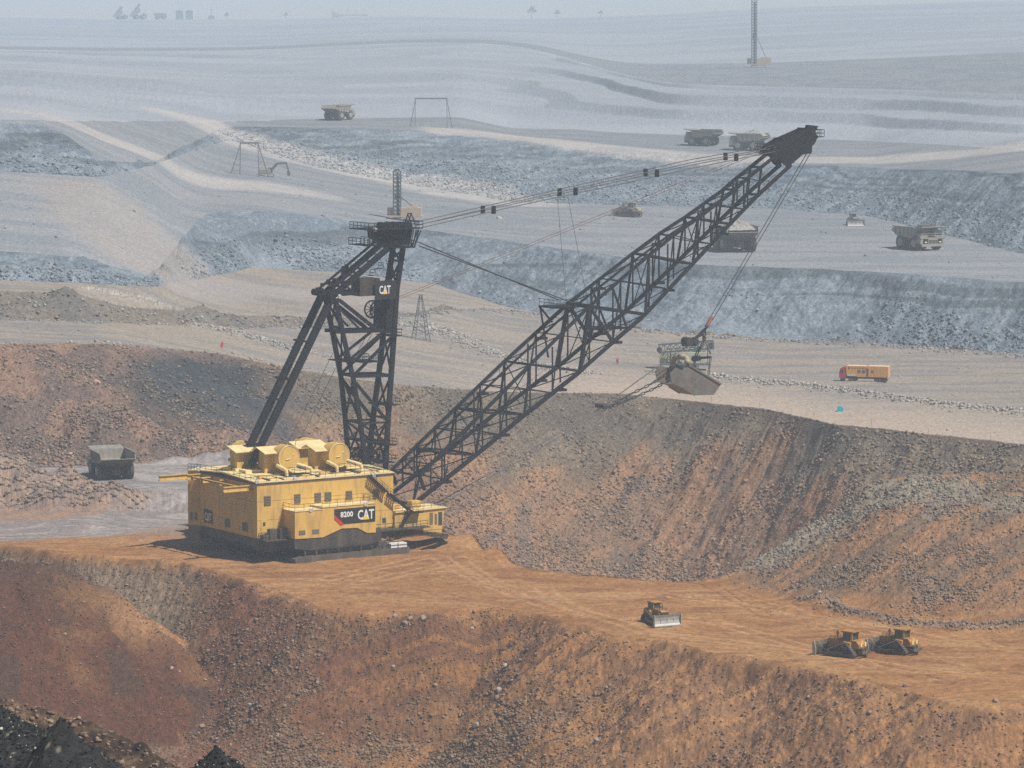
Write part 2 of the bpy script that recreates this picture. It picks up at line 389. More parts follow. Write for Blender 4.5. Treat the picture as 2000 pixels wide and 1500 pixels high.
sp = isk('spoil').astype(np.float32) * np.clip(TT * 5, 0, 1) * sstep(pxs(1380), pxs(1520), S)[None, :]
Z += sp * ((fbm(G / 4, Y / 16, 4, 36) - .5) * 2.2 + (fbm(X / 1.2, Y / 1.2, 3, 37, .6) - .5) * 0.8)
Z += heapw * (fbm(X / 1.4, Y / 1.4, 3, 38) - .5) * 1.2
flat = isk('bench', 'spoil', 'bench1', 'bench1b', 'bench2', 'bench3', 'bench4', 'pitfloor') * (1 - np.clip(ns + MW + FW + sp + heapw, 0, 1))
flat = flat.astype(np.float32)
Z += flat * ((fbm(X / 14, Y / 6, 3, 41) - .5) * 0.5 + (fbm(X / 4, Y / 0.9, 3, 42) - .5) * 0.22) * (1 - .4 * far)
Z += flat * far * (fbm(X / 40, Y / 40, 3, 43) - .5) * 1.5 * sstep(2600, 1600, Y)
Z += (RNG.random(Y.shape).astype(np.float32) - .5) * (0.05 + 0.22 * np.clip(ns * .35 + wl * .9 + sp * .8 + MW * .7 + rub + heapw, 0, 1)) * (1 - .3 * far) * sstep(400, 540, Y) * sstep(2200, 1500, Y)
t3 = TT * 3.2 + (fbm(X / 260, Y / 260, 3, 90) - .5) * 1.5; fr3 = t3 - np.floor(t3)
saw = np.where(fr3 < .16, fr3 / .16, 1 - (fr3 - .16) / .84); w4 = isk('wall4') * np.clip(TT * 6, 0, 1) * np.clip((1 - TT) * 6, 0, 1)
Z += w4 * saw * (1.6 + 3.0 * fbm(X / 300, Y / 300, 2, 91)); stepw = (w4 * (fr3 < .17)).astype(np.float32)
Z += isk('rim') * (fbm(X / 40, Y / 80, 3, 45) - .5) * 3 * sstep(5500, 7000, Y)

def ground_z(x, y):
    c = int(np.clip(np.searchsorted(S, x / y), 0, NC - 1)); col = Y[:, c]
    return float(np.interp(y, col, Z[:, c]))

# ---- colour: soils and rock, with some shade, sunlight and haze painted in
def C(r, g, b): return np.array([r, g, b], np.float32)
def lerp(a, b, t): return a + (b - a) * t[..., None]
ALB = np.zeros(Y.shape + (3,), np.float32)
n1 = fbm(X / 10, Y / 10, 4, 51); n2 = fbm(X / 2, Y / 2, 3, 52); n3 = fbm(X / 30, Y / 30, 3, 53)
st = fbm((X + .35 * Y + (fbm(X / 30, Y / 30, 2, 70) - .5) * 60) / 10, (Y - .10 * X + (fbm(X / 22, Y / 22, 2, 69) - .5) * 26) / 1.3, 4, 54)                      # tyre and dozer streaks along the benches
grain = RNG.random(Y.shape).astype(np.float32)
# near bench
bc = lerp(C(.37, .195, .088), C(.47, .285, .145), sstep(.36, .74, st * .55 + n1 * .45))
bc = lerp(bc, C(.27, .13, .065), sstep(.55, .75, fbm(X / 7, Y / 3.5, 4, 55)) * .7)
tracks = np.zeros(Y.shape, np.float32)
ruts = np.zeros(Y.shape, np.float32)
m = isk('bench')
rj = (fbm(X / 25, Y / 25, 2, 88) - .5) * 14
for pts in ([(1220, 1215), (1100, 1195), (900, 1165), (700, 1150)], [(1320, 1225), (1450, 1240), (1600, 1262)], [(1700, 1290), (1850, 1300), (2200, 1330)], [(1230, 1180), (1400, 1160), (1560, 1190), (1700, 1240)], [(1800, 1280), (1700, 1250), (1500, 1205), (1350, 1150)], [(600, 1165), (820, 1150), (980, 1178), (1150, 1208)], [(1850, 1330), (1600, 1290), (1400, 1262), (1250, 1240)], [(1900, 1260), (2000, 1290), (2200, 1300)], [(450, 1110), (600, 1130), (800, 1120), (1000, 1150)]):
    P = [at_z(a, b, 0) for a, b in pts]; d = np.full(Y.shape, 99., np.float32); d[m] = dist_poly((X + rj * .6)[m], (Y + rj)[m], P); ruts = np.maximum(ruts, np.exp(-((d - 1.15) / .38) ** 2))
Z -= ruts * .10 * (.5 + vn(X / .35, Y / .35, 89))
bc = lerp(bc, C(.22, .12, .06), ruts * .55 * sstep(.25, .55, n2))
for pts in ([(700, 1140), (900, 1095), (960, 1140), (1060, 1165), (1250, 1230)], [(640, 1130), (850, 1085), (945, 1140), (1090, 1190)], [(1060, 1150), (1085, 1170), (1150, 1200), (1400, 1215), (1700, 1300)], [(1300, 1160), (1600, 1205), (1900, 1260), (2200, 1290)], [(1260, 1235), (1500, 1262), (1800, 1310), (2200, 1340)]):
    P = [at_z(a, b, 0) for a, b in pts]; d = np.full(Y.shape, 99., np.float32); d[m] = dist_poly(X[m], Y[m], P)
    tracks = np.maximum(tracks, np.exp(-((d - 1.3) / .5) ** 2))
bc = lerp(bc, C(.60, .40, .24), tracks * .45); bc = bc * (1 + (grain - .5) * .22 + (fbm(X / .8, Y / .8, 2, 86) - .5) * .35)[..., None]
# near face: clay streaks, purple shale, grey rubble
stq = np.clip((fbm(fa / 1.7, ff / 34, 4, 56) - .5) * 1.9 + .5, 0, 1); stw = fbm(fa / 9, ff / 40, 3, 57)
sc_ = lerp(C(.31, .165, .075), C(.20, .108, .065), sstep(.38, .62, stq))
sc_ = lerp(sc_, C(.39, .225, .11), sstep(.58, .75, stw) * .8)
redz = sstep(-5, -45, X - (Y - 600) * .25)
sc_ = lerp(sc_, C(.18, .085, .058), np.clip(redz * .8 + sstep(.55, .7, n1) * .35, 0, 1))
rock_zone = np.exp(-(((X + 18) / 20) ** 2 + ((Y - 610) / 42) ** 2)) * 1.2
rock_zone = np.clip(rock_zone * sstep(.25, .5, n1), 0, 1)
sc_ = lerp(sc_, C(.20, .135, .09), rock_zone * .8)
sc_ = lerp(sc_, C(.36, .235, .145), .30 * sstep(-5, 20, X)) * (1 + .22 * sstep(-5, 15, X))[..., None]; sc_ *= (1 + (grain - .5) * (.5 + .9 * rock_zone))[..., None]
mc_ = lerp(C(.125, .055, .036), C(.20, .105, .052), sstep(.45, .7, n1)); mc_ = lerp(mc_, C(.09, .052, .042), sstep(.5, .66, fbm(X / 6, Y / 8, 3, 58)))
dmf = np.full(Y.shape, 99., np.float32); dmf[:r1] = dm
flk = np.exp(-((X + 56) / 9) ** 2 - ((dmf - 5) / 7) ** 2)  # right flank painted orange and lighter, as if sunlit
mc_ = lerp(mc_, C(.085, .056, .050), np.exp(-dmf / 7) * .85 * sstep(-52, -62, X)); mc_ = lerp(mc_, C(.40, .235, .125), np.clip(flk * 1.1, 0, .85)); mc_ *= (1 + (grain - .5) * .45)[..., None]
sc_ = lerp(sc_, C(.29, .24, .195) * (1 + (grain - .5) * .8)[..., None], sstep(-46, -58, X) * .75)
fc_ = lerp(C(.06, .045, .038), C(.14, .10, .075), sstep(.4, .7, n2)) * (1 + (fbm(X / .25, Y / .25, 2, 72) - .5) * 1.6)[..., None]
ALB[:] = bc
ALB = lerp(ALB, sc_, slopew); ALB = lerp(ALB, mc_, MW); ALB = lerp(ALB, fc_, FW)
nb = isk('near', 'bench', 'spoil') & (Y < 760); ALB[nb] *= C(.80, .73, .62)
# spoil bank right
spc = lerp(C(.29, .175, .105), C(.19, .135, .10), sstep(.42, .62, fbm(G / 5, Y / 14, 4, 59)))
spc = lerp(spc, C(.25, .23, .20), sstep(.55, .85, TT) * sstep(.35, .55, n1)); spc = lerp(spc, C(.37, .235, .14), sstep(.6, .75, fbm(X / 8, Y / 20, 3, 60)) * .7)
spc *= (1 + (grain - .5) * .7)[..., None]
ALB = lerp(ALB, spc * C(.86, .80, .72), sp)
# left floor and road: grey haul road curving behind the machine
flr = isk('pitfloor', 'pitnear') | (isk('bench') & (Y > 700))
gcol = lerp(C(.22, .20, .195), C(.34, .31, .30), sstep(.4, .7, st))
RDP = [at_z(a, b, 0) for a, b in [(-300, 1058), (0, 1040), (150, 1030), (300, 1012), (400, 990), (420, 955), (330, 930), (300, 925)]]
wz = sstep(712, 728, Y + (n2 - .5) * 12) * isk('bench', 'spoil', 'pitnear') * sstep(-30, -48, X)
ALB = lerp(ALB, lerp(C(.31, .20, .14), C(.25, .18, .145), sstep(.4, .6, n2)), wz)
mr = isk('bench', 'spoil', 'pitnear', 'pitfloor') & (X < 0)
d = np.full(Y.shape, 99., np.float32); d[mr] = dist_poly((X + (n2 - .5) * 4)[mr], Y[mr], RDP)
ALB = lerp(ALB, gcol, (1 - sstep(8, 15, d)) * (.75 + .25 * n2) * (1 - MW) * (1 - slopew))
fl2 = isk('pitfloor') & (pit[None, :] < .4); ALB[fl2] = gcol[fl2]
# highwall below the upper bench
w1 = isk('wall1')
gv = fbm(G / 5, Y / 20, 4, 62)
lo = lerp(C(.36, .22, .135), C(.27, .18, .125), sstep(.35, .6, gv)); lo = lerp(lo, C(.44, .275, .16), sstep(.55, .75, n3))
up = lerp(C(.16, .145, .125), C(.24, .20, .155), sstep(.4, .65, n1))
hc = lerp(lo, up, sstep(.55, .80, TT + (n3 - .5) * .5 + (gv - .5) * .35)); hc = lerp(hc, C(.17, .15, .14), sstep(.58, .72, fbm(X / 9, Y / 12, 4, 63)) * .6)
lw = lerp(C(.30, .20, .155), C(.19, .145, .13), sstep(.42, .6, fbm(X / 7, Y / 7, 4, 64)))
dkx = np.exp(-(((S - pxs(395)) / .018) ** 2))[None, :] * sstep(.12, .4, TT) * sstep(1.02, .85, TT)  # shade on the left highwall, painted dark into its colour
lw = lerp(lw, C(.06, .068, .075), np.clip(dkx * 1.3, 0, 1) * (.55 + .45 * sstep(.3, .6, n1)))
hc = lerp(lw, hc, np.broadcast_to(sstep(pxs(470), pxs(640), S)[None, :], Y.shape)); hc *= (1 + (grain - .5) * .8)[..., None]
dkm = ((S[None, :] - pxs(440)) / .024) ** 2 + ((TT - .60 + (S[None, :] - pxs(440)) * 8 + (n1 - .5) * .5) / .27) ** 2  # wider patch of the same painted shade, slanting to the right
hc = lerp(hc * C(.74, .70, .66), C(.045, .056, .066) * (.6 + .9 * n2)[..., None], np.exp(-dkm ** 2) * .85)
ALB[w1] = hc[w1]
ALB = lerp(ALB, lerp(C(.30, .215, .165), C(.21, .16, .135), sstep(.4, .6, n2)) * (1 + (grain - .5) * .6)[..., None], heapw)
# upper bench
b1 = lerp(C(.42, .36, .295), C(.32, .298, .28), sstep(.42, .62, fbm(X / 26, Y / 5, 4, 65))); b1 = lerp(b1, C(.58, .47, .37), sstep(.45, .0, TT) * sstep(pxs(700), pxs(1300), S)[None, :])
b1 = lerp(b1, C(.50, .47, .43), sstep(.60, .72, st) * .3); b1 *= (1 + (grain - .5) * .14)[..., None] * C(.71, .71, .72)
k = isk('bench1', 'bench1b', 'wall0'); ALB[k] = b1[k]
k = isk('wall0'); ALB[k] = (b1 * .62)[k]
# greyer rock further out, distance haze painted into its blue-grey
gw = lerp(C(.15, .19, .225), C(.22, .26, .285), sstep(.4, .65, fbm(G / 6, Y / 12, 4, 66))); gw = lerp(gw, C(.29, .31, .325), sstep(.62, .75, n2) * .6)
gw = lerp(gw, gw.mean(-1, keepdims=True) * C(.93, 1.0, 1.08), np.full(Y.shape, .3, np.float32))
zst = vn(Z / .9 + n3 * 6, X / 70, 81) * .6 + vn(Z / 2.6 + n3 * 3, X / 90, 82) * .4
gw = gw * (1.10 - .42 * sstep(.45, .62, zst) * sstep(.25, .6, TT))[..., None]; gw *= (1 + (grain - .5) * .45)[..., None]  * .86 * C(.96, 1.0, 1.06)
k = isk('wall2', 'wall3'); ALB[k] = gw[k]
gb = lerp(C(.28, .292, .31), C(.225, .248, .275), sstep(.4, .62, fbm(X / 30, Y / 8, 4, 67))); gb *= (1 + (grain - .5) * .16)[..., None]
def road(colr, pts, z, wd, base):
    P = [at_z(a, b, zz_) for (a, b), zz_ in zip(pts, z)]
    mm = Y > 900; d = np.full(Y.shape, 999., np.float32); d[mm] = dist_poly((X + (n1 - .5) * 12)[mm], Y[mm], P)
    return lerp(base, colr, (1 - sstep(wd * .5, wd * 1.1, d)) * (.6 + .25 * sstep(.3, .7, n1)))
k = isk('bench2', 'bench3', 'bench4', 'wall4', 'wall5', 'rim')
gb4 = lerp(C(.35, .37, .41), C(.29, .315, .355), sstep(.35, .65, fbm(X / 140, Y / 90, 4, 68))); gb4 = lerp(gb4, C(.40, .41, .43), np.exp(-((TT - .97) / .03) ** 2) * sstep(.35, .6, fbm(X / 80, Y / 80, 2, 80))); bnd = np.exp(-((TT - .42 - .06 * (n3 - .5)) / .035) ** 2) + np.exp(-((TT - .70) / .03) ** 2) * sstep(.4, .6, n3); gb4 = lerp(gb4, C(.36, .355, .35), bnd * .3); gb4 = lerp(gb4, C(.19, .215, .25), stepw * .28); gb *= (1 - .15 * far)[..., None]; kk = isk('wall4', 'wall5'); gb[kk] = gb4[kk]  # far slopes paled and blued, haze put into their colour
gb[isk('rim')] = C(.46, .45, .43)  # pale rim ground, bright haze painted in
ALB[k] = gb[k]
k2 = isk('bench2', 'bench3', 'wall2', 'wall3', 'bench1b')
A2 = road(C(.46, .435, .41), [(360, 242), (600, 300), (800, 348), (1000, 402)], [42, 35, 27, 21], 22, ALB)
A2 = road(C(.44, .41, .385), [(100, 242), (200, 280), (330, 330), (560, 372)], [52, 46, 38, 30], 20, A2)
A2 = road(C(.33, .30, .285), [(170, 370), (220, 430), (300, 530), (420, 552), (700, 585)], [40, 35, 25, 18, 12], 22, A2)
A2 = road(C(.46, .43, .40), [(900, 258), (1000, 268), (1340, 302), (1700, 310), (2100, 315)], [38, 36, 32, 32, 34], 20, A2)
k3 = isk('bench2', 'bench3', 'wall3', 'wall2', 'bench1b', 'wall4', 'bench4') & (Y > 940); ALB[k3] = A2[k3]
ALB = lerp(ALB, np.where((Y < 760)[..., None], C(.19, .15, .12), C(.33, .31, .285)) * (1 + (grain - .5) * 1.2)[..., None], np.clip(rub * 1.1, 0, 1) * .75)
ALB = np.clip(ALB, .02, .85)

def grid_object(name, r0, r1_, m):
    ys = slice(r0, r1_); nr = r1_ - r0
    co = np.stack([X[ys], Y[ys], Z[ys]], -1).astype(np.float32).reshape(-1, 3)
    i = np.arange((nr - 1) * (NC - 1)); rr = i // (NC - 1); cc = i % (NC - 1); a = rr * NC + cc
    q = np.stack([a, a + 1, a + NC + 1, a + NC], -1).astype(np.int32)
    me = bpy.data.meshes.new(name); me.vertices.add(len(co)); me.vertices.foreach_set('co', co.ravel())
    me.loops.add(q.size); me.loops.foreach_set('vertex_index', q.ravel())
    me.polygons.add(len(q)); me.polygons.foreach_set('loop_start', np.arange(len(q), dtype=np.int32) * 4)
    at = me.attributes.new('albedo', 'FLOAT_COLOR', 'POINT')
    c4 = np.ones((len(co), 4), np.float32); c4[:, :3] = ALB[ys].reshape(-1, 3); at.data.foreach_set('color', c4.ravel())
    me.update(calc_edges=True); me.materials.append(m)
    o = bpy.data.objects.new(name, me); COL.objects.link(o); o['kind'] = 'structure'; return o

def soil_mat(name):
    m = bpy.data.materials.new(name); m.use_nodes = True; t = m.node_tree; b = t.nodes['Principled BSDF']
    b.inputs['Roughness'].default_value = 0.95; b.inputs['Specular IOR Level'].default_value = 0.15
    a = t.nodes.new('ShaderNodeAttribute'); a.attribute_name = 'albedo'
    tc = t.nodes.new('ShaderNodeTexCoord'); vo = t.nodes.new('ShaderNodeTexVoronoi'); vo.inputs['Scale'].default_value = 1.7
    t.links.new(tc.outputs['Object'], vo.inputs['Vector'])
    hs = t.nodes.new('ShaderNodeMapRange'); hs.inputs['To Min'].default_value = 0.72; hs.inputs['To Max'].default_value = 1.22
    t.links.new(vo.outputs['Color'], hs.inputs['Value'])
    mx = t.nodes.new('ShaderNodeMix'); mx.data_type = 'RGBA'; mx.blend_type = 'MULTIPLY'; mx.inputs[0].default_value = 1
    t.links.new(a.outputs['Color'], mx.inputs[6]); t.links.new(hs.outputs[0], mx.inputs[7]); t.links.new(mx.outputs[2], b.inputs['Base Color'])
    return m
SOIL = soil_mat('soil_and_rock')
def row_of(kind): return int(np.nonzero(SG[:, 0] == KIND[kind][0])[0][0])
grid_object('ground', 0, row_of('pitnear') + 1, SOIL)
grid_object('pit_highwall', row_of('pitnear'), row_of('bench1') + 1, SOIL)
grid_object('upper_bench_ground', row_of('bench1'), row_of('bench2') + 1, SOIL)
grid_object('far_terraces', row_of('bench2'), NR, SOIL)

# ---------------------------------------------------------------- dragline
YEL = mat('yellow_paint', (.68, .43, .10), .6, var=.06, scale=1.1, dirt=(.26, .18, .09), dirt_amt=.42)
YEL2 = mat('roof_yellow_paint', (.80, .64, .32), .6, var=.05, scale=.5, dirt=(.50, .40, .22), dirt_amt=.5)
DARK = mat('dark_steel', (.011, .012, .016), .75, var=.4, scale=.8)
DARK.node_tree.nodes['Principled BSDF'].inputs['Specular IOR Level'].default_value = .2
BLK = mat('black_sign_paint', (.018, .018, .022), .5, var=.1)
SKIRT = mat('brown_black_steel', (.040, .034, .032), .7, var=.25, scale=.6, dirt=(.13, .10, .08), dirt_amt=.6)
LOUV = mat('louvre_grey', (.16, .13, .09), .6, var=.2, scale=3)
GLASS = mat('window_glass', (.05, .07, .08), .15, var=.1)
WHITE = mat('white_paint', (.80, .80, .78), .5, var=.04)
REDP = mat('red_sign_paint', (.62, .02, .03), .5, var=.04)
SIGY = mat('sign_yellow', (.85, .58, .04), .5, var=.03)
ROPE = mat('greased_wire_rope', (.03, .03, .035), .5, var=.1)
ROPE2 = mat('rusty_wire_rope', (.16, .09, .07), .7, var=.1)
RUST = mat('worn_rusty_steel', (.15, .135, .115), .7, .1, var=.3, scale=.7, bump=.3, dirt=(.20, .12, .085), dirt_amt=.6)
SEAM = mat('panel_seam', (.26, .17, .06), .8, var=.1)

RZ = math.radians(33.0)
DH = Vector((-43.1, 687.0, 0.0))
RI = Matrix.Rotation(-RZ, 3, 'Z')
CL = RI @ (Vector((0, 0, CAMZ)) - DH)
def S_(px, py, v):
    """point of the dragline's own frame (u forward, v across, z up) seen at px, py in the upright plane v"""
    d = RI @ ray(px, py); t = (v - CL.y) / d.y
    return Vector((CL.x + d.x * t, v, CL.z + d.z * t))
DL = empty('dragline', DH, RZ, 'giant walking dragline with yellow machinery house and long black lattice boom', 'dragline')
VC = 12.0

# machinery house
ZB, ZT = S_(500, 1052, 0).z, S_(499, 945, 0).z
UL = S_(768, 927, 0).x
FP = [(0, 0), (UL, 0), (UL + .4, 24), (2, 24), (-1.5, 21.7), (0, 19.9)]
b = MB().prism(FP, 'z', ZB, ZT); house = b.build('machinery_house', YEL, DL)
RF = [(-.12, -.12), (UL + .15, -.12), (UL + .5, 12), (UL + .55, 24.1), (2, 24.1), (-1.65, 21.7), (-.12, 19.9), (-.12, 12)]
b = MB(); n = len(RF)
zr = [0, 0, .55, 0, 0, 0, .1, .55]
vs = [(x, y, ZT + .02 + z) for (x, y), z in zip(RF, zr)] + [(x, y, ZT + .2 + z) for (x, y), z in zip(RF, zr)]
b.add(vs, [(0, 1, 2, 7), (7, 2, 3, 4, 5, 6), (n + 0, n + 1, n + 2, n + 7), (n + 7, n + 2, n + 3, n + 4, n + 5, n + 6)] + [(k, (k + 1) % n, n + (k + 1) % n, n + k) for k in range(n)])
roof = b.build('roof', YEL2, DL)
def RZf(v): return ZT + .2 + .55 * (1 - abs(v - 12) / 12)
for (u, v) in [(3, 2), (9, 1.6), (16, 2.2), (21.5, 1.8)]:
    b = MB(); z = RZf(v); b.box(u, u + 3.8, v, v + .25, z, z + .18); b.box(u, u + .2, v, v + 3.2, z, z + .18); b.build('roof_kerb', YEL, roof)
for (u, v, s) in [(2.2, 3.0, .8), (4.2, 9.5, .9), (1.5, 14, .8), (3.4, 15, .9), (13.8, 2.3, .7), (20.2, 6.2, .8), (22.5, 9, 1.1)]:
    z = RZf(v); MB().box(u, u + s * 1.6, v, v + s, z, z + s * .7).build('roof_vent', YEL, roof)
b = MB()
for (u0, u1, v0, v1) in [(7.2, 10.6, 2.6, 4.0), (16.3, 19.2, 2.8, 4.2), (2.6, 2.9, .4, 8), (12.3, 12.7, .5, 9), (20.4, 20.7, .5, 11), (5.4, 5.65, .5, 6), (24.6, 25, .5, 22), (.4, 24, 4.9, 5.05), (.4, 24, 9.2, 9.35)]:
    z = RZf((v0 + v1) / 2) + .015; b.box(u0, u1, v0, v1, z - .1, z + .06)
b.build('roof_hatch', SKIRT, roof)
b = MB().rail([(-.05, 19.8, ZT + .2), (-.05, 0, ZT + .2), (UL, 0, ZT + .2), (UL, 23, ZT + .2)], 1.1, .035, 1.9)
b.rail([(-1.5, 21.6, ZT + .2), (-.05, 19.8, ZT + .2)], 1.1, .05, .5); b.build('roof_railing', DARK, roof)
b = MB().box(-.13, UL + .13, -.16, -.02, ZT - .22, ZT + .04); b.box(-.16, -.02, 0, 19.8, ZT - .22, ZT + .04); b.build('roof_gutter', SKIRT, roof)

def zr1(x): return 300 + x / 3.226
def zr2(y): return 820 + y / 3.226
def side_rect(b, x0, x1, y0, y1, v, d=.06):
    p = S_(zr1(x0), zr2((y0 + y1) / 2), v); q = S_(zr1(x1), zr2((y0 + y1) / 2), v)
    zt = S_(zr1((x0 + x1) / 2), zr2(y0), v).z; zb = S_(zr1((x0 + x1) / 2), zr2(y1), v).z
    b.box(p.x, q.x, v - d, v + .01, zb, zt); return p.x, q.x, zb, zt
for r in [(695, 738, 480, 540), (885, 925, 468, 527), (1013, 1055, 460, 518), (1078, 1120, 455, 513), (1210, 1250, 447, 503), (1380, 1420, 435, 495)]:
    b = MB(); x0, x1, z0, z1 = side_rect(b, *r, 0)
    for k in range(6): z = z0 + (z1 - z0) * (k + .2) / 6; b.box(x0 + .05, x1 - .05, -.13, -.06, z, z + (z1 - z0) * .07)
    w = b.build('louvre_window', LOUV, house)
for r in [(688, 703, 645, 668), (1440, 1462, 618, 648)]:
    b = MB(); x0, x1, z0, z1 = side_rect(b, *r, 0, .1); dz = 2.1
    d = MB().box(x0 - .35, x1 + .35, -.06, .01, z1 - dz + .35, z1 + .35).build('door', YEL, house); b.build('door_window', GLASS, d)
for z in (ZB + 3.0, ZB + 6.2): MB().box(.1, UL - .1, -.012, .01, z, z + .05).build('panel_seam', SEAM, house)
b = MB()
for v0, v1, z in [(1, 7, 6.1), (7.5, 10, 4.9), (3, 5, 4.6), (12, 19, 2.2)]: b.box(-.025, .01, v0, v1, ZB + z, ZB + z + .07)
for v in (6.2, 13.2): b.box(-.012, .01, v - .02, v + .02, ZB + .1, ZB + 7.5)
b.build('panel_seam', SEAM, house)
# rear louvres (end face, u = 0) and the rear badge
for v0, v1 in [(3.3, 5.1), (9.4, 11.2)]:
    b = MB().box(-.07, .01, v0, v1, ZB + .75, ZB + 2.25)
    for k in range(6): b.box(-.13, -.07, v0 + .05, v1 - .05, ZB + .8 + k * .24, ZB + .9 + k * .24)
    b.build('louvre_window', LOUV, house)
bd = MB().box(-.10, .01, 15.6, 18.6, ZB + .7, ZB + 3.0).build('sign_board', BLK, house)
def local_M(origin, right, up):
    r = Vector(right).normalized(); u = Vector(up).normalized(); nn = r.cross(u)
    return Matrix(((r.x, u.x, nn.x, origin[0]), (r.y, u.y, nn.y, origin[1]), (r.z, u.z, nn.z, origin[2]), (0, 0, 0, 1)))
def cat_letters(parent, o, right, up, h, w):
    """the three white letters with the yellow triangle over the middle one; h letter height, w total width"""
    M = local_M(o, right, up); nn = Vector(right).normalized().cross(Vector(up).normalized())
    t = text_mesh('CAT', h / .72, WHITE, 'lettering', parent, M, 1.0, .028 * h, .02)
    xs = [v.co for v in t.data.vertices]; R = Vector(right).normalized(); O = Vector(o)
    wid = max((c - O).dot(R) for c in xs) - min((c - O).dot(R) for c in xs)
    k = w / wid
    for v in t.data.vertices:
        a = (v.co - O).dot(R); v.co += R * (a * k - a)
    U = Vector(up).normalized(); c = O + R * (w * .50) + nn * .045
    tri = [c - R * w * .22 - U * h * .06, c + R * w * .22 - U * h * .06, c + U * h * .42]
    b = MB().add([p for p in tri] + [p + nn * .02 for p in tri], [(0, 2, 1), (3, 4, 5), (0, 1, 4, 3), (1, 2, 5, 4), (2, 0, 3, 5)])
    b.build('triangle_emblem', SIGY, parent)
cat_letters(bd, (-.125, 18.2, ZB + 1.15), (0, -1, 0), (0, 0, 1), 1.35, 2.25)
# grey corner facet windows
for k in (.25, .62):
    p0 = Vector((-.02, 19.92, ZB + .8)).lerp(Vector((-1.52, 21.72, ZB + .8)), k); p1 = Vector((-.02, 19.92, ZB + .8)).lerp(Vector((-1.52, 21.72, ZB + .8)), k + .2)
    MB().beam(p0 + Vector((-.03, -.03, .7)), p1 + Vector((-.03, -.03, .7)), .08, 1.4).build('louvre_window', LOUV, house)
# yard beams out of the rear wall
for v, u0, L, dz in [(2.0, 0, 5.4, -.9), (15.6, 0, 2.3, -.9), (19.2, 0, 3.0, -.7), (21.8, -1.5, 5.6, -.9), (11.0, 0, 1.2, -.9)]:
    MB().ibeam((u0, v, ZT + dz), (u0 - L, v, ZT + dz), .5, .95).build('jib_beam', YEL, house)
MB().ibeam((-2.0, 2.0, ZT - .75), (-2.0, 19.2, ZT - .75), .35, .3).build('jib_beam', YEL, house)

# side annexe with the big sign
VB = -4.0
u0 = S_(576, 1020, VB).x; u1 = S_(734, 1020, VB).x; um = S_(zr1(1062), 1020, VB).x; zt0 = S_(576, 1000, VB).z; zt1 = zt0 + .35
pts = [(u0, S_(576, 1053, VB).z)]
for x, y in [(1068, 740), (1185, 685), (1285, 680), (1345, 712), (1400, 710)]: p = S_(zr1(x), zr2(y), VB); pts.append((p.x, p.z))
pts += [(u1, zt1), (um, zt1), (um, zt0), (u0, zt0)]
ann = MB().prism([(a, c) for a, c in pts], 'y', VB, -.01).build('side_annexe', YEL, DL)
MB().box(u0 - .1, um - .01, VB - .1, -.02, zt0 + .005, zt0 + .12).box(um, u1 + .1, VB - .1, -.02, zt1 + .005, zt1 + .12).build('annexe_roof', YEL2, ann)
MB().rail([(u0, -.1, zt0 + .12), (u0, VB, zt0 + .12), (um, VB, zt0 + .12)], 1.1, .035, 1.5).rail([(um, VB, zt1 + .12), (u1, VB, zt1 + .12), (u1, -.1, zt1 + .12)], 1.1, .035, 1.5).build('railing', DARK, ann)
for r in [(915, 955, 697, 725), (1000, 1042, 690, 718)]:
    b = MB(); side_rect(b, *r, VB); b.build('louvre_window', LOUV, ann)
sx0 = S_(653, 1005, VB).x; sx1 = S_(732.5, 1005, VB).x; sz1 = S_(700, 991, VB).z; sz0 = S_(700, 1021, VB).z; dx = .15 * (sx1 - sx0)
sg = MB().prism([(sx0 + dx * 1.2, sz0), (sx1, sz0), (sx1, sz1), (sx0, sz1), (sx0, sz1 - .7 * (sz1 - sz0) * .5)], 'y', VB - .06, VB).build('sign_board', BLK, ann)
MB().prism([(sx0, sz1 - .62 * (sz1 - sz0)), (sx0, sz1 - .36 * (sz1 - sz0)), (sx0 + dx * 1.55, sz0 - .05), (sx0 + dx * .95, sz0 - .1)], 'y', VB - .10, VB - .065).build('red_stripe', REDP, sg)
H_ = sz1 - sz0
cat_letters(sg, (sx1 - 3.55, VB - .09, sz0 + .22 * H_), (1, 0, 0), (0, 0, 1), H_ * .62, 3.25)
t8 = text_mesh('8200', H_ * .34 / .72, WHITE, 'lettering', sg, local_M((sx0 + 1.15, VB - .09, sz0 + .46 * H_), (1, 0, 0), (0, 0, 1)), 1.0, .014 * H_, .02)
# revolving frame, apron and tub
b = MB()
zf0 = S_(500, 1073, 0).z
fr = [(0.4, ZB - .02), (UL + 1, ZB - .02), (UL + 1, zf0 + .5), (UL - 6, zf0 - .3), (12, zf0 - .5), (5, zf0 - .3), (3.5, zf0 - .9), (1.2, zf0 - .5), (.4, zf0 + .3)]
b.prism(fr, 'y', .15, 23.6)
b.prism([(u0, ZB), (u0 + .01, zf0 + .1), (u0 + 3, zf0 - .35), (u1 - 2, zf0 - .35), (u1 + 1.2, zf0 + .2), (u1 + 1.2, pts[4][1] + .4), (u1, pts[5][1]), (pts[4][0], pts[4][1]), (pts[3][0], pts[3][1]), (pts[2][0], pts[2][1]), (pts[1][0], pts[1][1])], 'y', VB + .12, .1)
frame = b.build('revolving_frame', SKIRT, DL)
MB().tube((14.5, 12, zf0 - 2.6), (14.5, 12, -.6), 8.2, 8.4, 40).tube((14.5, 12, zf0 - .8), (14.5, 12, zf0 - 2.7), 6.0, 6.0, 32).build('tub', SKIRT, DL)
MB().prism([(-1.5, 21.6), (0, 19.9), (1.5, 20.2), (1.2, 23)], 'z', ZB - 1.9, ZB - .03).build('counterweight', LOUV, DL)
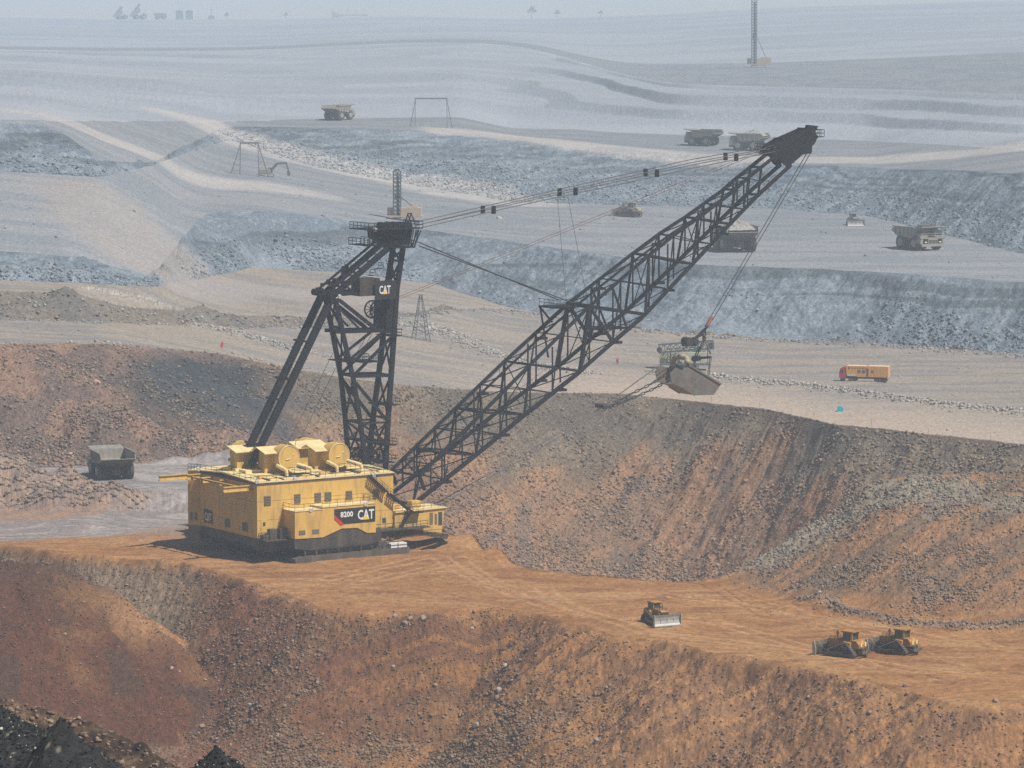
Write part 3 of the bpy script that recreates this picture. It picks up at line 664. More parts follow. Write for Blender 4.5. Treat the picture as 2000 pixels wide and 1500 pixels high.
MB().tube((-.2, 19.2, ZB - 1.0), (-.2, 19.2, ZB - 2.6), .35, .25).build('cable_guide', DARK, DL)
# walking shoes
for vs0, vs1 in [(-4.3, -.7), (24.7, 28.3)]:
    us0 = S_(577, 1100, -4.3).x; us1 = S_(800, 1090, -4.3).x
    b = MB().prism([(us0 + .5, -.25), (us1 - .3, -.25), (us1, .3), (us1, 1.15), (us0 + 1.5, 1.0), (us0, .7), (us0, .15)], 'y', vs0, vs1)
    for k in range(9):
        u = us0 + 2 + k * 2.2; b.box(u, u + .25, vs0 + .3, vs0 + .6, 1.0, 1.9)
    b.box(us0 + 3, us1 - 4, vs0 + 1.2, vs1 - .8, .9, 2.3)
    sh = b.build('walking_shoe', mat('shoe_steel', (.085, .072, .062), .75, var=.25, scale=.6, dirt=(.16, .12, .09), dirt_amt=.6), DL)
    r = MB().rail([(us0 + 5, vs0 + .1, 1.1), (us1 - .3, vs0 + .1, 1.1)], 1.1, .045, 1.8); r.build('railing', DARK, sh)
MB().box(us1 - 3.6, us1 - .4, -4.1, -2.2, 1.16, 1.9).build('shoe_cover', WHITE, DL)
# gallery beside the house with cabinets
MB().box(.3, u0 - .02, -2.4, -.05, ZB - .32, ZB - .18).build('gallery', SKIRT, DL)
MB().box(u1 + .05, UL + 6, -2.4, -.05, ZB - .30, ZB - .1).build('gallery', SKIRT, DL)
MB().rail([(.3, -.1, ZB - .18), (.3, -2.4, ZB - .18), (u0, -2.4, ZB - .18)], 1.1, .04, 1.3).build('railing', DARK, DL)
MB().rail([(u1, -2.4, ZB - .1), (UL + 5.5, -2.4, ZB - .1)], 1.1, .04, 1.3).build('railing', DARK, DL)
for x0, x1 in [(735, 778), (798, 845), (690, 728)]:
    p = S_(zr1(x0), zr2(740), -1.6).x; q = S_(zr1(x1), zr2(740), -1.6).x
    MB().box(p, q, -1.6, -.5, ZB - .18, ZB + (1.6 if x0 > 700 else .7)).build('control_cabinet', SKIRT, DL, bevel=.03)
# operator cab on its sloping platform
cz0 = S_(866, 1043, -.4).z; cz1 = S_(866, 992, -.4).z; cu1 = S_(864, 1000, -.4).x; cu0 = UL + .05
plat = MB().prism([(cu0 + .1, ZB - 1.9), (cu1 - 5, ZB - 1.6), (cu1 + .8, cz0 - 1.0), (cu1 + 1.2, cz0 - .3), (cu1 + 1.0, cz0 - .05), (cu0, ZB - .05)], 'y', -.6, 6.5).build('cab_platform', SKIRT, DL)
MB().prism([(cu0 + 4.5, cz0 - 2.3), (cu1 - 1, cz0 - 1.4), (cu1 + .6, cz0 - 1.25), (cu0 + 4.5, cz0 - 2.55)], 'y', -1.6, -.7).build('boarding_ramp', DARK, plat)
cabh = MB().prism([(cu0, cz0), (cu1, cz0), (cu1 - .1, cz0 + .5), (cu1 + .5, cz1), (cu0, cz1 - .15)], 'y', -.4, 5.2).build('operator_cab', YEL, DL)
MB().prism([(cu0, cz1 - .14), (cu1 + .8, cz1 + .01), (cu1 + .8, cz1 + .15), (cu0, cz1 + .02)], 'y', -.7, 5.4).build('cab_roof', YEL2, cabh)
for a, c, zz0, zz1 in [(.915, .992, .36, .86), (.73, .80, .42, .86), (.84, .885, .40, .80)]:
    MB().box(cu0 + (cu1 - cu0) * a, cu0 + (cu1 - cu0) * c, -.46, -.38, cz0 + (cz1 - cz0) * zz0, cz0 + (cz1 - cz0) * zz1).build('cab_window', GLASS if a > .9 else LOUV, cabh)
MB().box(cu1 - .02, cu1 + .42, .2, 4.6, cz0 + 1.6, cz1 - .4).build('cab_windscreen', GLASS, cabh)
MB().box(cu0 + 4.3, cu0 + 6.2, 1.0, 2.6, cz1 + .05, cz1 + 1.4).box(cu0 + .8, cu0 + 2.4, 1.5, 3.4, cz1, cz1 + .9).build('air_conditioner', YEL, cabh, bevel=.05)
MB().rail([(cu0, -.5, cz1 + .1), (cu1 + .6, -.5, cz1 + .15), (cu1 + .6, 5, cz1 + .15)], 1.0, .035, 1.4).rail([(cu0, -1.0, cz0), (cu1 + 1.2, -1.0, cz0), (cu1 + 1.2, 3, cz0)], 1.0, .035, 1.4).build('railing', DARK, cabh)
# outside stairs
def stair(px0, px1, v, name, parent, wd=.9):
    p = S_(*px0, v); q = S_(*px1, v); b = MB()
    b.beam(p, q, .12, .35); b.beam(p + Vector((0, wd, 0)), q + Vector((0, wd, 0)), .12, .35)
    n = int(abs(p.z - q.z) / .3)
    for k in range(n): c = p.lerp(q, (k + .5) / n); b.box(c.x - .14, c.x + .14, c.y, c.y + wd, c.z - .02, c.z + .04)
    b.rail([p, q], 1.0, .035, 1.4); return b.build(name, DARK, parent)
stair((724, 930), (758, 962), -1.1, 'stair', DL); stair((762, 964), (806, 1000), -1.1, 'stair', DL); stair((800, 1003), (778, 1043), -1.1, 'stair', DL)
p = S_(804, 1001, -1.1); MB().box(p.x - 1, p.x + 2.0, -1.6, .4, p.z - .15, p.z).rail([(p.x - 1, -1.6, p.z), (p.x + 2, -1.6, p.z)], 1.1, .035, 1).tube((p.x + 1.2, -1.4, p.z), (p.x + .8, -1.4, ZB), .06).build('stair_landing', DARK, DL)
# floodlights
for px, py, v in [(500, 941, .1), (575, 935, .1), (728, 929, .1), (605, 996, VB + .1), (712, 984, VB + .1), (386, 916, 19.5), (662, 579, 9), (731, 448, 9)]:
    p = S_(px, py, v); fl = MB().tube(p + Vector((.1, 0, -.5)), p + Vector((.1, 0, .1)), .06).build('lamp_bracket', DARK, DL)
    MB().tube(p + Vector((.1, .15, .1)), p + Vector((.1, -.3, -.05)), .26, .36, 12).build('floodlight', WHITE, DL)

# winding gear covers and drums on the roof
def hood(pxd, pyd, v, near=True):
    c = S_(pxd, pyd, v); s = -1 if near else 1; z0 = RZf(v) - .1
    b = MB().box(c.x - 3.4, c.x + 1.4, v + (2.4 if near else -4.8), v + (4.8 if near else -2.4), z0, c.z + .9)
    h = b.build('winch_hood', YEL, roof)
    vm = v + 3.3 * (1 if near else -1); e = c.z + .9; g = e + .85
    b = MB(); x0, x1 = c.x - 4.3, c.x + 2.0; ya, yb = vm - 2.6, vm + 2.2
    vs = [(x0, ya, e), (x1, ya, e), (x1, vm + .6, g), (x0, vm + .6, g), (x0, yb, e + .2), (x1, yb, e + .2)]
    vs += [(x, y, z - .14) for x, y, z in vs]
    b.add(vs, [(0, 1, 2, 3), (3, 2, 5, 4), (6, 9, 8, 7), (9, 10, 11, 8), (0, 6, 7, 1), (1, 7, 8, 2), (2, 8, 11, 5), (5, 11, 10, 4), (4, 10, 9, 3), (3, 9, 6, 0)])
    b.build('hood_roof', YEL2, h)
    r = 2.1
    dr = MB().tube((c.x, v - .1, c.z), (c.x, v + s * -2.5, c.z), r, r, 36).build('drum', YEL, h)
    b = MB().torus((c.x, v - .12 if near else v + .12, c.z), (0, 1, 0), r - .05, .07, 36, 6)
    b.path([(c.x - .6, v - .18, c.z - .3), (c.x + .1, v - .18, c.z - .2), (c.x + .5, v - .18, c.z + .4), (c.x + .9, v - .18, c.z + .6)], .08)
    b.build('drum_rim', YEL2, dr)
    for sg_ in (-1, 1):
        x = c.x + sg_ * 1.9
        MB().tube((x - .3, v + .2, z0 + 1.7), (x + 1.4 * (1 if sg_ > 0 else .2), v - 2.0, z0 + 1.0), .33, .33, 12).tube((x + 1.4 * (1 if sg_ > 0 else .2), v - 2.0, z0 + 1.05), (x + 1.4 * (1 if sg_ > 0 else .2), v - 2.1, z0), .3, .3, 10).build('duct', YEL2, h)
    MB().rail([(c.x - 2, v - 1.6, z0 + .2), (c.x + 2.4, v - 1.6, z0 + .2)], 1.2, .035, .9).box(c.x - 2, c.x + 2.4, v - 1.6, v - .3, z0 + .1, z0 + .2).build('railing', DARK, h)
hood(564, 894, 5.5); hood(662, 889, 5.5); hood(470, 884, 17.5, False); hood(590, 876, 18.5, False)

# mast: rear legs, front legs, lacing
mast_pts_f = [(787, 484), (775, 564), (769, 659), (764, 733), (758, 817), (752, 925)]
mast_pts_r = [(655, 584), (667, 640), (690, 740), (704, 826), (713, 896), (718, 925)]
def wm(py): return np.interp(py, [440, 560, 650, 740, 860, 930], [3.2, 3.4, 3.5, 4.2, 5.5, 6.0])
def pair(px, py):
    w = float(wm(py)); p = S_(px, py, VC - w / 2); return p, Vector((p.x, VC + w / 2, p.z))
mast = MB(); NF, NRr = [], []
for lst, out in ((mast_pts_f, NF), (mast_pts_r, NRr)):
    for px, py in lst: out.append(pair(px, py))
for side in (0, 1):
    for i in range(5):
        mast.beam(NF[i][side], NF[i + 1][side], .62, .82); mast.beam(NRr[i][side], NRr[i + 1][side], .60, .72)
mast = mast.build('mast', DARK, DL)
lac = MB()
M_ = [((655, 648), (768, 645), .8), ((668, 640), (740, 600), .0), ((764, 659), (693, 731), .6), ((744, 652), (686, 700), .55), ((689, 735), (763, 733), .7), ((695, 748), (754, 819), .65),
      ((704, 826), (757, 825), .4), ((704, 826), (754, 864), .45), ((708, 862), (755, 864), .5), ((754, 864), (713, 896), .4), ((713, 896), (754, 900), .5), ((755, 826), (712, 862), .3),
      ((660, 584), (738, 646), .75), ((652, 575), (775, 566), .9), ((760, 583), (757, 650), 1.6), ((664, 575), (700, 560), .4), ((660, 600), (700, 640), .4)]
for a, c, w in M_:
    if not w: continue
    for side in (0, 1):
        lac.beam(pair(*a)[side], pair(*c)[side], w * .55, w * .8)
for px, py in [(655, 584), (667, 640), (690, 735), (700, 790), (704, 826), (710, 862), (775, 564), (769, 650), (764, 733), (758, 817), (755, 864), (782, 510), (778, 538)]:
    a = pair(px, py); lac.beam(a[0], a[1], .35)
for (a, c) in [((655, 584), (667, 640)), ((667, 640), (690, 735)), ((690, 735), (704, 826)), ((704, 826), (713, 896)), ((769, 650), (764, 733)), ((764, 733), (758, 817)), ((758, 817), (752, 905)), ((786, 488), (782, 510)), ((782, 510), (775, 564))]:
    A = pair(*a); B = pair(*c); lac.beam(A[0], B[1], .28); lac.beam(A[1], B[0], .28)
lac.build('lacing', DARK, mast)
for px, py, wd in [(690, 704, 9), (722, 706, 7), (768, 655, 4), (762, 790, 5), (756, 868, 5), (754, 902, 5)]:
    b = MB(); p = pair(px, py)[0]; b.box(p.x - wd * .28, p.x + wd * .28, p.y - 1.0, p.y + wm(py) + .6, p.z - .12, p.z); b.rail([(p.x - wd * .28, p.y - 1.0, p.z), (p.x + wd * .28, p.y - 1.0, p.z), (p.x + wd * .28, p.y + 2, p.z)], 1.1, .045, 1.2)
    b.build('service_platform', DARK, mast)
for px, py, r in [(742, 606, 1.5), (729, 893, 1.3), (745, 892, 1.2), (722, 893, 1.2)]:
    for side in (0, 1):
        b = MB(); p = pair(px, py)[side] + Vector((0, .8 if side == 0 else -.8, 0)); b.torus(p, (0, 1, 0), r, .16, 24, 6)
        for k in range(6): t = k * math.pi / 6; dd = Vector((math.cos(t), 0, math.sin(t))) * r; b.beam(p - dd, p + dd, .1)
        b.build('rope_sheave', DARK, mast)
for pa, pb, top in [((703, 545), (742, 577), 0), ((733, 549), (774, 583), 1)]:
    a = S_(*pa, 9.2 - .6 * top); c = S_(*pb, 9.2 - .6 * top); o = MB().box(a.x, c.x, a.y, a.y + (.15 if top else 3.0), c.z, a.z)
    if top:
        o = o.build('sign_board', BLK, mast); cat_letters(o, (a.x + .75, a.y - .03, c.z + (a.z - c.z) * .30), (1, 0, 0), (0, 0, 1), (a.z - c.z) * .44, (c.x - a.x) * .54)
    else: o.build('resistor_house', SKIRT, mast)
# struts from the roof to the mast knee and on to the mast head
SW = 1.75
KN = S_(648, 580, VC - SW); KB = S_(489, 913, VC - SW); HD = S_(775, 470, VC - SW)
for s in (-1, 1):
    o = Vector((0, VC + s * SW - KN.y, 0))
    st_ = MB().beam(KB + o, KN + o, .75, 1.15).build('rear_strut', DARK, DL)
    for k in (.12, .38, .5, .72):
        b = MB(); c = (KB + o).lerp(KN + o, k); b.box(c.x - .9, c.x - .3, c.y - .48, c.y + .48, c.z + .4, c.z + .7); b.build('strut_collar', DARK, st_)
    b = MB().box(KB.x - 1.6, KB.x + 1.6, KB.y + o.y - 1.2, KB.y + o.y + 1.2, RZf(12) - .3, RZf(12) + .35)
    b.build('strut_footing', YEL2, st_)
    MB().beam(KN + o, HD + o, .6, .95).beam(KN + o + Vector((-1.0, 0, .9)), HD + o + Vector((-.4, 0, 1.0)), .35, .35).build('upper_strut', DARK, DL)
b = MB()
for k in range(9):
    c = KN.lerp(HD, k / 8); b.beam(c, c + Vector((0, 2 * SW, 0)), .18)
    if k in (3, 4, 5): c = c + Vector((1.0, 0, -1.2)); b.box(c.x, c.x + 1.0, c.y - .3, c.y + .8, c.z - .1, c.z); b.rail([(c.x, c.y - .3, c.z), (c.x + 1, c.y - .3, c.z)], 1, .05, .9)
b.torus(KN + Vector((-1.2, 0, .4)), (0, 1, 0), .7, .25, 16, 6).tube(KN + Vector((-.8, -1.2, .6)), KN + Vector((-.8, 4.8, .6)), .6, .6, 12)
for (a, c, w) in [((622, 575), (700, 572), .5), ((640, 560), (690, 545), .3), ((664, 552), (700, 575), .3)]:
    b.beam(S_(*a, 10), S_(*c, 10), w); b.beam(S_(*a, 14), S_(*c, 14), w)
rr = random.Random(4)
for k in range(26):
    t = rr.random(); c = KN.lerp(HD, t * .45) + Vector((rr.uniform(-1.3, -.5), rr.uniform(-.8, 4), rr.uniform(.3, 1.0))); b.box(c.x - .3, c.x + .3, c.y, c.y + .4, c.z - .3, c.z + .3)
b.build('knee_gear', DARK, DL)
# mast head
h0 = S_(742, 447, 9.6); h1 = S_(816, 478, 9.6)
b = MB().prism([(h0.x, h0.z), (h1.x - .6, h0.z), (h1.x - 1.2, h1.z), (h0.x + 2.2, h1.z), (h0.x, h0.z - 1.6)], 'y', 10.2, 13.8)
for px, r in [(752, .8), (766, .9), (778, .9), (790, .9), (800, .8)]:
    p = S_(px, 441, 11); b.tube(p, p + Vector((0, 2.0, 0)), r * .75, None, 14)
for k in range(7):
    c = S_(788 + k * 5, 448, 9.6); d = S_(786 + k * 4, 482, 9.6); b.beam(c, d, .13); b.beam(c + Vector((0, 5, 0)), d + Vector((0, 5, 0)), .13)
hd = b.build('mast_head', DARK, DL)
b = MB()
for (xa, xb, y) in [(720, 826, 449), (718, 742, 480), (770, 811, 484)]:
    a = S_(xa, y, 8.6); c = S_(xb, y, 8.6); b.box(a.x, c.x, 8.6, 15.2, a.z - .15, a.z); b.rail([(a.x, 15, a.z), (a.x, 8.6, a.z), (c.x, 8.6, a.z), (c.x, 15, a.z)], 1.15, .06, 1.2)
for (xa, ya, xb, yb) in [(723, 450, 722, 480), (729, 450, 728, 480), (738, 466, 724, 480), (822, 450, 808, 484), (816, 450, 803, 484)]:
    b.beam(S_(xa, ya, 8.7), S_(xb, yb, 8.7), .16)
for v in (9.6, 14.4):
    for x0, x1 in [(791, 797), (796, 803), (803, 797.5), (803, 810)]: 
        b.beam(S_(x0, 436 if x0 != 796 else 417, v), S_(x1, 417 if x0 in (791,) else 436, v), .14) if x0 in (791, 796) else b.beam(S_(x0, 417, v), S_(x1, 436, v), .14)
    b.beam(S_(796, 417, v), S_(804, 417, v), .2)
b.build('head_platform', DARK, hd)

# boom
L1 = [(764, 919, 9.6), (809, 875, 9.3), (890, 797, 8.9), (986, 705, 8.3), (1109, 593, 7), (1236, 495, 5.2), (1290, 455, 4.6), (1338, 424, 4.1), (1409, 373, 3.5), (1439, 347, 3.3), (1507, 293, 3.2)]
L4 = [(806, 985, 9.4), (927, 890, 8.9), (1024, 810, 8.3), (1133, 725, 7.6), (1199, 666, 7), (1260, 614, 6.4), (1353, 515, 5), (1426, 437, 4.0), (1481, 380, 3.4), (1545, 322, 3.2)]
TP = [(S_(x, y, VC + w / 2), w) for x, y, w in L1]; BP = [(S_(x, y, VC - w / 2), w) for x, y, w in L4]
tu = [p.x for p, w in TP]; tz = [p.z for p, w in TP]; bu = [p.x for p, w in BP]; bz = [p.z for p, w in BP]
wu = tu + bu; ww = [w for p, w in TP] + [w for p, w in BP]; oo = np.argsort(wu); wu = np.array(wu)[oo]; ww = np.array(ww)[oo]
def bw(u): return float(np.interp(u, wu, ww))
def Tn(u, s): return Vector((u, VC + s * bw(u) / 2, float(np.interp(u, tu, tz))))
def Bn(u, s): return Vector((u, VC + s * bw(u) / 2, float(np.interp(u, bu, bz))))
b = MB()
for s in (-1, 1):
    for i in range(len(tu) - 1): b.beam(Tn(tu[i], s), Tn(tu[i + 1], s), .38, .56)
    for i in range(len(bu) - 1): b.beam(Bn(bu[i], s), Bn(bu[i + 1], s), .42, .62)
    b.beam(Tn(tu[0], s), Tn(tu[0], s) + Vector((1.0, 0, -2.5)), .5); b.beam(Bn(bu[0], s), Bn(bu[0], s) + Vector((-1.8, 0, -1.2)), .9)
boom = b.build('boom', DARK, DL)
nT = [S_(x, y, VC + w / 2).x for x, y, w in [(809, 874, 9.3), (890, 797, 8.9), (986, 705, 8.3), (1109, 593, 7), (1236, 496, 5.2), (1338, 425, 4.1), (1413, 370, 3.5), (1466, 328, 3.3)]]
nB = [S_(x, y, VC - w / 2).x for x, y, w in [(929, 889, 8.9), (1024, 810, 8.3), (1133, 725, 7.6), (1260, 614, 6.4), (1353, 515, 5), (1426, 437, 4.0), (1481, 380, 3.4)]]
b = MB(); f = MB()
nT0 = [tu[0]] + nT; nB0 = [bu[0]] + nB
allT = nT0; allB = nB0
for s in (-1, 1):
    for ub in allB:
        tb = [u for u in allT if u <= ub + 1]; ta = [u for u in allT if u > ub - 1]
        if tb: b.beam(Tn(tb[-1], s), Bn(ub, s), .30, .36)
        if ta and (not tb or ta[0] != tb[-1]): b.beam(Bn(ub, s), Tn(ta[0], s), .30, .36)
    for arr, fn, gn in ((allT, Tn, Bn), (allB, Bn, Tn)):
        for i in range(len(arr) - 1):
            m_ = (arr[i] + arr[i + 1]) / 2; f.beam(fn(m_, s), gn(m_, s).lerp(fn(m_, s), .08), .22)
            o_ = [u for u in (allB if fn is Tn else allT) if arr[i] - 1 <= u <= arr[i + 1] + 1]
            if o_: f.beam(fn(m_, s), fn(arr[i], s).lerp(gn(o_[0], s), .5), .18); f.beam(fn(m_, s), fn(arr[i + 1], s).lerp(gn(o_[0], s), .5), .18)
for arr, fn in ((allT, Tn), (allB, Bn)):
    for i, u in enumerate(arr):
        b.beam(fn(u, -1), fn(u, 1), .34, .38)
        if i < len(arr) - 1:
            u2 = arr[i + 1]; m_ = (u + u2) / 2; f.beam(fn(m_, -1), fn(m_, 1), .2)
            f.beam(fn(u, -1), fn(m_, 1), .2); f.beam(fn(m_, 1), fn(u2, -1), .2); f.beam(fn(u, 1), fn(m_, -1), .18)
for u in nT[:6]: f.beam(Tn(u, -1), Bn(u, 1), .14); f.beam(Tn(u, 1), Bn(u, -1), .14); f.beam(Tn(u, -1), Bn(u, -1), .22); f.beam(Tn(u, 1), Bn(u, 1), .22)
b.build('truss_brace', DARK, boom); f.build('fine_lacing', DARK, boom)
# boom walkways
b = MB()
for s, fn, off in ((1, Bn, Vector((0, -.9, .55))), (-1, Bn, Vector((0, .6, -.6))), (1, Tn, Vector((0, -1.0, -1.1)))):
    us = np.linspace(bu[0] + 2, bu[-1] - 3, 46)
    for i in range(len(us) - 1):
        p = fn(us[i], s) + off; q = fn(us[i + 1], s) + off
        b.beam(p, q, .75, .16)
        if i % 2 == 0: b.tube(p, p + Vector((0, 0, 1.1)), .04, n=4)
        b.tube(p + Vector((0, 0, 1.1)), q + Vector((0, 0, 1.1)), .03, n=4, caps=False)
        if i % 7 == 3: b.box(p.x - .9, p.x + .9, p.y - .7, p.y + .7, p.z - .55, p.z - .1)
b.build('walkway', DARK, boom)
# mid boom cross frame
q = S_(1109, 593, VC + 3.5); qn = Tn(q.x, -1)
b = MB().box(q.x - 6.2, q.x + .6, VC - 1, VC + 3.8, q.z - .35, q.z - .05).rail([(q.x - 6, VC + 3.8, q.z), (q.x - 6, VC - 1, q.z), (q.x, VC - 1, q.z)], 1.2, .05, 1.3)
b.beam(q + Vector((-6, 0, -.3)), Bn(q.x - 4, 1) + Vector((0, 0, 3)), .25).beam(q + Vector((-6.2, 0, -.2)), q + Vector((-3.4, 0, -3.2)), .3)
for s in (-1, 1):
    u = q.x; b.beam(Tn(u, s), Bn(nB[3], s), .6); b.beam(Tn(u, s), Bn(nB[2], s), .6); b.beam(Tn(u, s), Bn((nB[2] + nB[3]) / 2, s), .5)
    b.beam(Tn(u + 5, s), Bn(nB[3] - 4, s), .3)
b.beam(Tn(q.x, -1), Tn(q.x, 1), .7)
p = Bn((nB[2] + nB[3]) / 2, 1); b.box(p.x - 3, p.x + 4, VC - 3, VC + 3, p.z + 2.2, p.z + 2.4).rail([(p.x - 3, VC - 3, p.z + 2.4), (p.x + 4, VC - 3, p.z + 2.4)], 1.2, .05, 1.1)
b.build('cross_frame', DARK, boom)
# boom point: two cheek plates with sheaves between them
pt = [S_(x, y, VC - 1.6) for x, y in [(1503, 300), (1512, 284), (1532, 272), (1556, 262), (1578, 252), (1590, 254), (1597, 268), (1586, 283), (1584, 298), (1567, 302), (1551, 316), (1538, 326), (1529, 320), (1524, 308)]]
poly = [(p.x, p.z) for p in pt]
bp = MB().prism(poly, 'y', VC - 1.75, VC - 1.45).prism(poly, 'y', VC + 1.45, VC + 1.75)
for k in range(0, 12, 2):
    a = poly[k]; c_ = poly[k + 1]; bp.beam((a[0], VC - 1.5, a[1]), (a[0], VC + 1.5, a[1]), .4)
bp = bp.build('boom_point', DARK, boom)
for x, y, r in [(1577, 270, 1.4), (1548, 290, 1.1), (1520, 296, .8)]:
    p = S_(x, y, VC)
    for dv in (-.7, .7): MB().tube(p + Vector((0, dv - .25, 0)), p + Vector((0, dv + .25, 0)), r, r, 24).build('rope_sheave', DARK, bp)
b = MB()
for x0, y0, x1, y1 in [(1577, 245, 1596, 247)]:
    a = S_(1578, 244, VC); c = S_(1594, 246, VC); b.prism([(a.x, a.z), (c.x, c.z), (c.x - .3, c.z - .5), (c.x - .9, c.z - 1.4), (a.x + .2, a.z - 1.6), (a.x - .6, a.z - 1.4)], 'y', VC - .7, VC + .7)
a = S_(1592, 267, VC - 1.5); c = S_(1610, 267, VC - 1.5); b.box(a.x, c.x, VC - 1.5, VC + 1.5, a.z - .15, a.z).rail([(a.x, VC - 1.5, a.z), (c.x, VC - 1.5, a.z), (c.x, VC + 1.5, a.z), (a.x, VC + 1.5, a.z)], 1.25, .06, .8)
a = S_(1498, 293, VC - 1.9); c = S_(1512, 293, VC - 1.9); b.box(a.x, c.x, VC - 1.9, VC + 1.9, a.z - .1, a.z).rail([(c.x, VC - 1.9, a.z), (a.x, VC - 1.9, a.z), (a.x, VC + 1.9, a.z)], 1.1, .05, .8)
b.build('point_platform', DARK, bp)

# suspension ropes: two pairs with spacers
HV = S_(812, 441, VC + 1.7)
for v, ya, yb in ((VC + 1.7, 345, 0), (VC + 1.7, 355.6, 0), (VC - 1.7, 351, 0), (VC - 1.7, 362, 0)):
    i = 0 if v > VC else 1
    a = S_(810 + i * 14, 434 + (ya - 345) * .6, v); m_ = S_(1200, ya, v); m2 = S_(1345, 312.5 + (ya - 345) * 1.02, v); e = S_(1512 + i * 3, 283 + (ya - 345) * .75, v)
    MB().path([a, S_(1000, 390.5 + (ya - 345) * .8 + 0, v), m_, m2, e], .085).build('suspension_rope', ROPE, DL)
for i, xs in ((1, (943, 1093, 1261, 1417)), (0, (964, 1124, 1283, 1438))):
    v = VC + 1.7 if i else VC - 1.7
    for x in xs:
        yy = np.interp(x, [810, 1000, 1200, 1345, 1512], [434, 390.5, 345, 312.5, 283]) + (0 if i else 5.5)
        if not i: yy = np.interp(x, [824, 1000, 1200, 1345, 1515], [437.6, 395.3, 351, 318.6, 287.5])
        p = S_(x, yy, v); MB().box(p.x - .32, p.x + .32, v - .25, v + .25, p.z - 1.25, p.z + .15).build('rope_spacer', DARK, DL)
for v, a, c in [(VC + 2, (815, 472), (1092, 586)), (VC - 2, (818, 480), (1120, 592))]:
    MB().path([S_(*a, v), S_(*c, v)], .11).build('stay_rope', ROPE, DL)
for v, a, c in [(VC + 1.7, (1088, 380), (1106, 590)), (VC - 1.7, (1109, 384), (1149, 596))]:
    MB().path([S_(*a, v), S_(*c, v)], .035).build('hanger_rope', ROPE, DL)
for k, (v, a, m_, e) in enumerate([(VC + .8, (778, 580), (1290, 372), (1528, 276)), (VC - .8, (780, 584), (1296, 375), (1532, 279))]):
    MB().path([S_(*a, v), S_(*m_, v), S_(*e, v)], .05).build('hoist_rope', ROPE2, DL)
for v, a, e in [(VC + .8, (1579, 294), (1385, 624)), (VC - .8, (1586, 294), (1391, 626))]:
    MB().path([S_(*a, v), S_(*e, v)], .075).build('hoist_rope', ROPE, DL)
for v, a, e in [(VC + .7, (650, 690), (565, 860)), (VC - .7, (655, 720), (590, 850)), (VC, (744, 610), (690, 700)), (VC - .6, (748, 612), (698, 705))]:
    MB().path([S_(*a, v), S_(*e, v)], .045).build('hoist_rope', ROPE, DL)
for v, a, e in [(VC + .9, (1182, 792), (846, 986)), (VC - .9, (1188, 796), (852, 990))]:
    m_ = ((a[0] + e[0]) / 2, (a[1] + e[1]) / 2 + 4); MB().path([S_(*a, v), S_(*m_, v), S_(*e, v)], .075).build('drag_rope', ROPE, DL)

# bucket, chains and rigging
o = S_(1345, 745, VC); wo_ = DH + Matrix.Rotation(RZ, 3, 'Z') @ o
BK = empty('dragline_bucket', wo_, RZ, 'rusty steel dragline bucket hanging tilted on chains below the hoist ropes', 'bucket')
def bk(x, y, v): return S_(1160 + x / 6.25, 580 + y / 6.25, v) - o
def BKv(v): return v
prof = [(925, 930), (1000, 862), (1090, 900), (1145, 822), (1548, 1062), (1462, 1190), (1235, 1196), (1100, 1112), (955, 1052)]
b = MB(); vn_, vf_ = 9.6, 14.4; t = .14
P2 = [bk(x, y, vn_) for x, y in prof]; P2 = [(p.x, p.z) for p in P2]
for va, vb in ((vn_ - VC, vn_ - VC + t), (vf_ - VC - t, vf_ - VC)): b.prism(P2, 'y', va, vb)
for i, j in ((4, 5), (5, 6), (6, 7), (7, 8)):
    a, c = P2[i], P2[j]; b.beam((a[0], 0, a[1]), (c[0], 0, c[1]), vf_ - vn_ - .02, .16, up=(0, 0, 1))
for s in (vn_ - VC - .08, vf_ - VC + .08):
    b.beam((P2[3][0], s, P2[3][1]), (P2[4][0], s, P2[4][1]), .22, .3); b.beam((P2[6][0], s * .985, P2[6][1]), (P2[7][0], s * .985, P2[7][1]), .16, .45)
b.build('basket', RUST, BK)
a1 = [bk(1135, 815, vn_)] + [bk(x, y, v) for x, y, v in [(1145, 770, 9.8), (1118, 738, 10.6), (1040, 722, 12.2), (985, 742, 13.4), (962, 800, 14.2), (965, 862, 14.4)]]
MB().path(a1, .52, 12).build('arch', mat('pale_worn_steel', (.38, .34, .24), .6, var=.2, scale=1), BK, smooth=True)
for k in range(6):
    v = -2.2 + k * .88; p = P2[8]; MB().prism([(p[0], p[1] - .1), (p[0] - 1.3, p[1] - .05), (p[0], p[1] + .25)], 'y', v - .14, v + .14).build('tooth', RUST, BK)
def chain(pts, r, name, m):
    b = MB(); 
    for i in range(len(pts) - 1):
        a, c = Vector(pts[i]), Vector(pts[i + 1]); L = (c - a).length; n = max(2, int(L / (r * 5.2)))
        for k in range(n):
            p = a.lerp(c, (k + .1) / n); q = a.lerp(c, (k + .9) / n); d = (q - p).normalized(); sd = Vector((0, 1, 0)) if k % 2 else d.cross(Vector((0, 1, 0))).normalized()
            b.tube(p + sd * r, q + sd * r, r * .55, n=5).tube(p - sd * r, q - sd * r, r * .55, n=5).tube(p - sd * r, p + sd * r, r * .5, n=5).tube(q - sd * r, q + sd * r, r * .5, n=5)
    return b.build(name, m, BK)
CH = mat('dark_chain', (.05, .052, .055), .6, .3, var=.2)
chain([bk(1405, 310, 12), bk(1330, 440, 12), bk(1225, 505, 12), bk(1150, 560, 12)], .26, 'hoist_chain', CH)
chain([bk(1350, 400, 11.6), bk(1270, 480, 11.6), bk(1190, 560, 11.6)], .24, 'hoist_chain', CH)
chain([bk(1345, 420, 12), bk(1345, 540, 12)], .3, 'hoist_chain', CH)
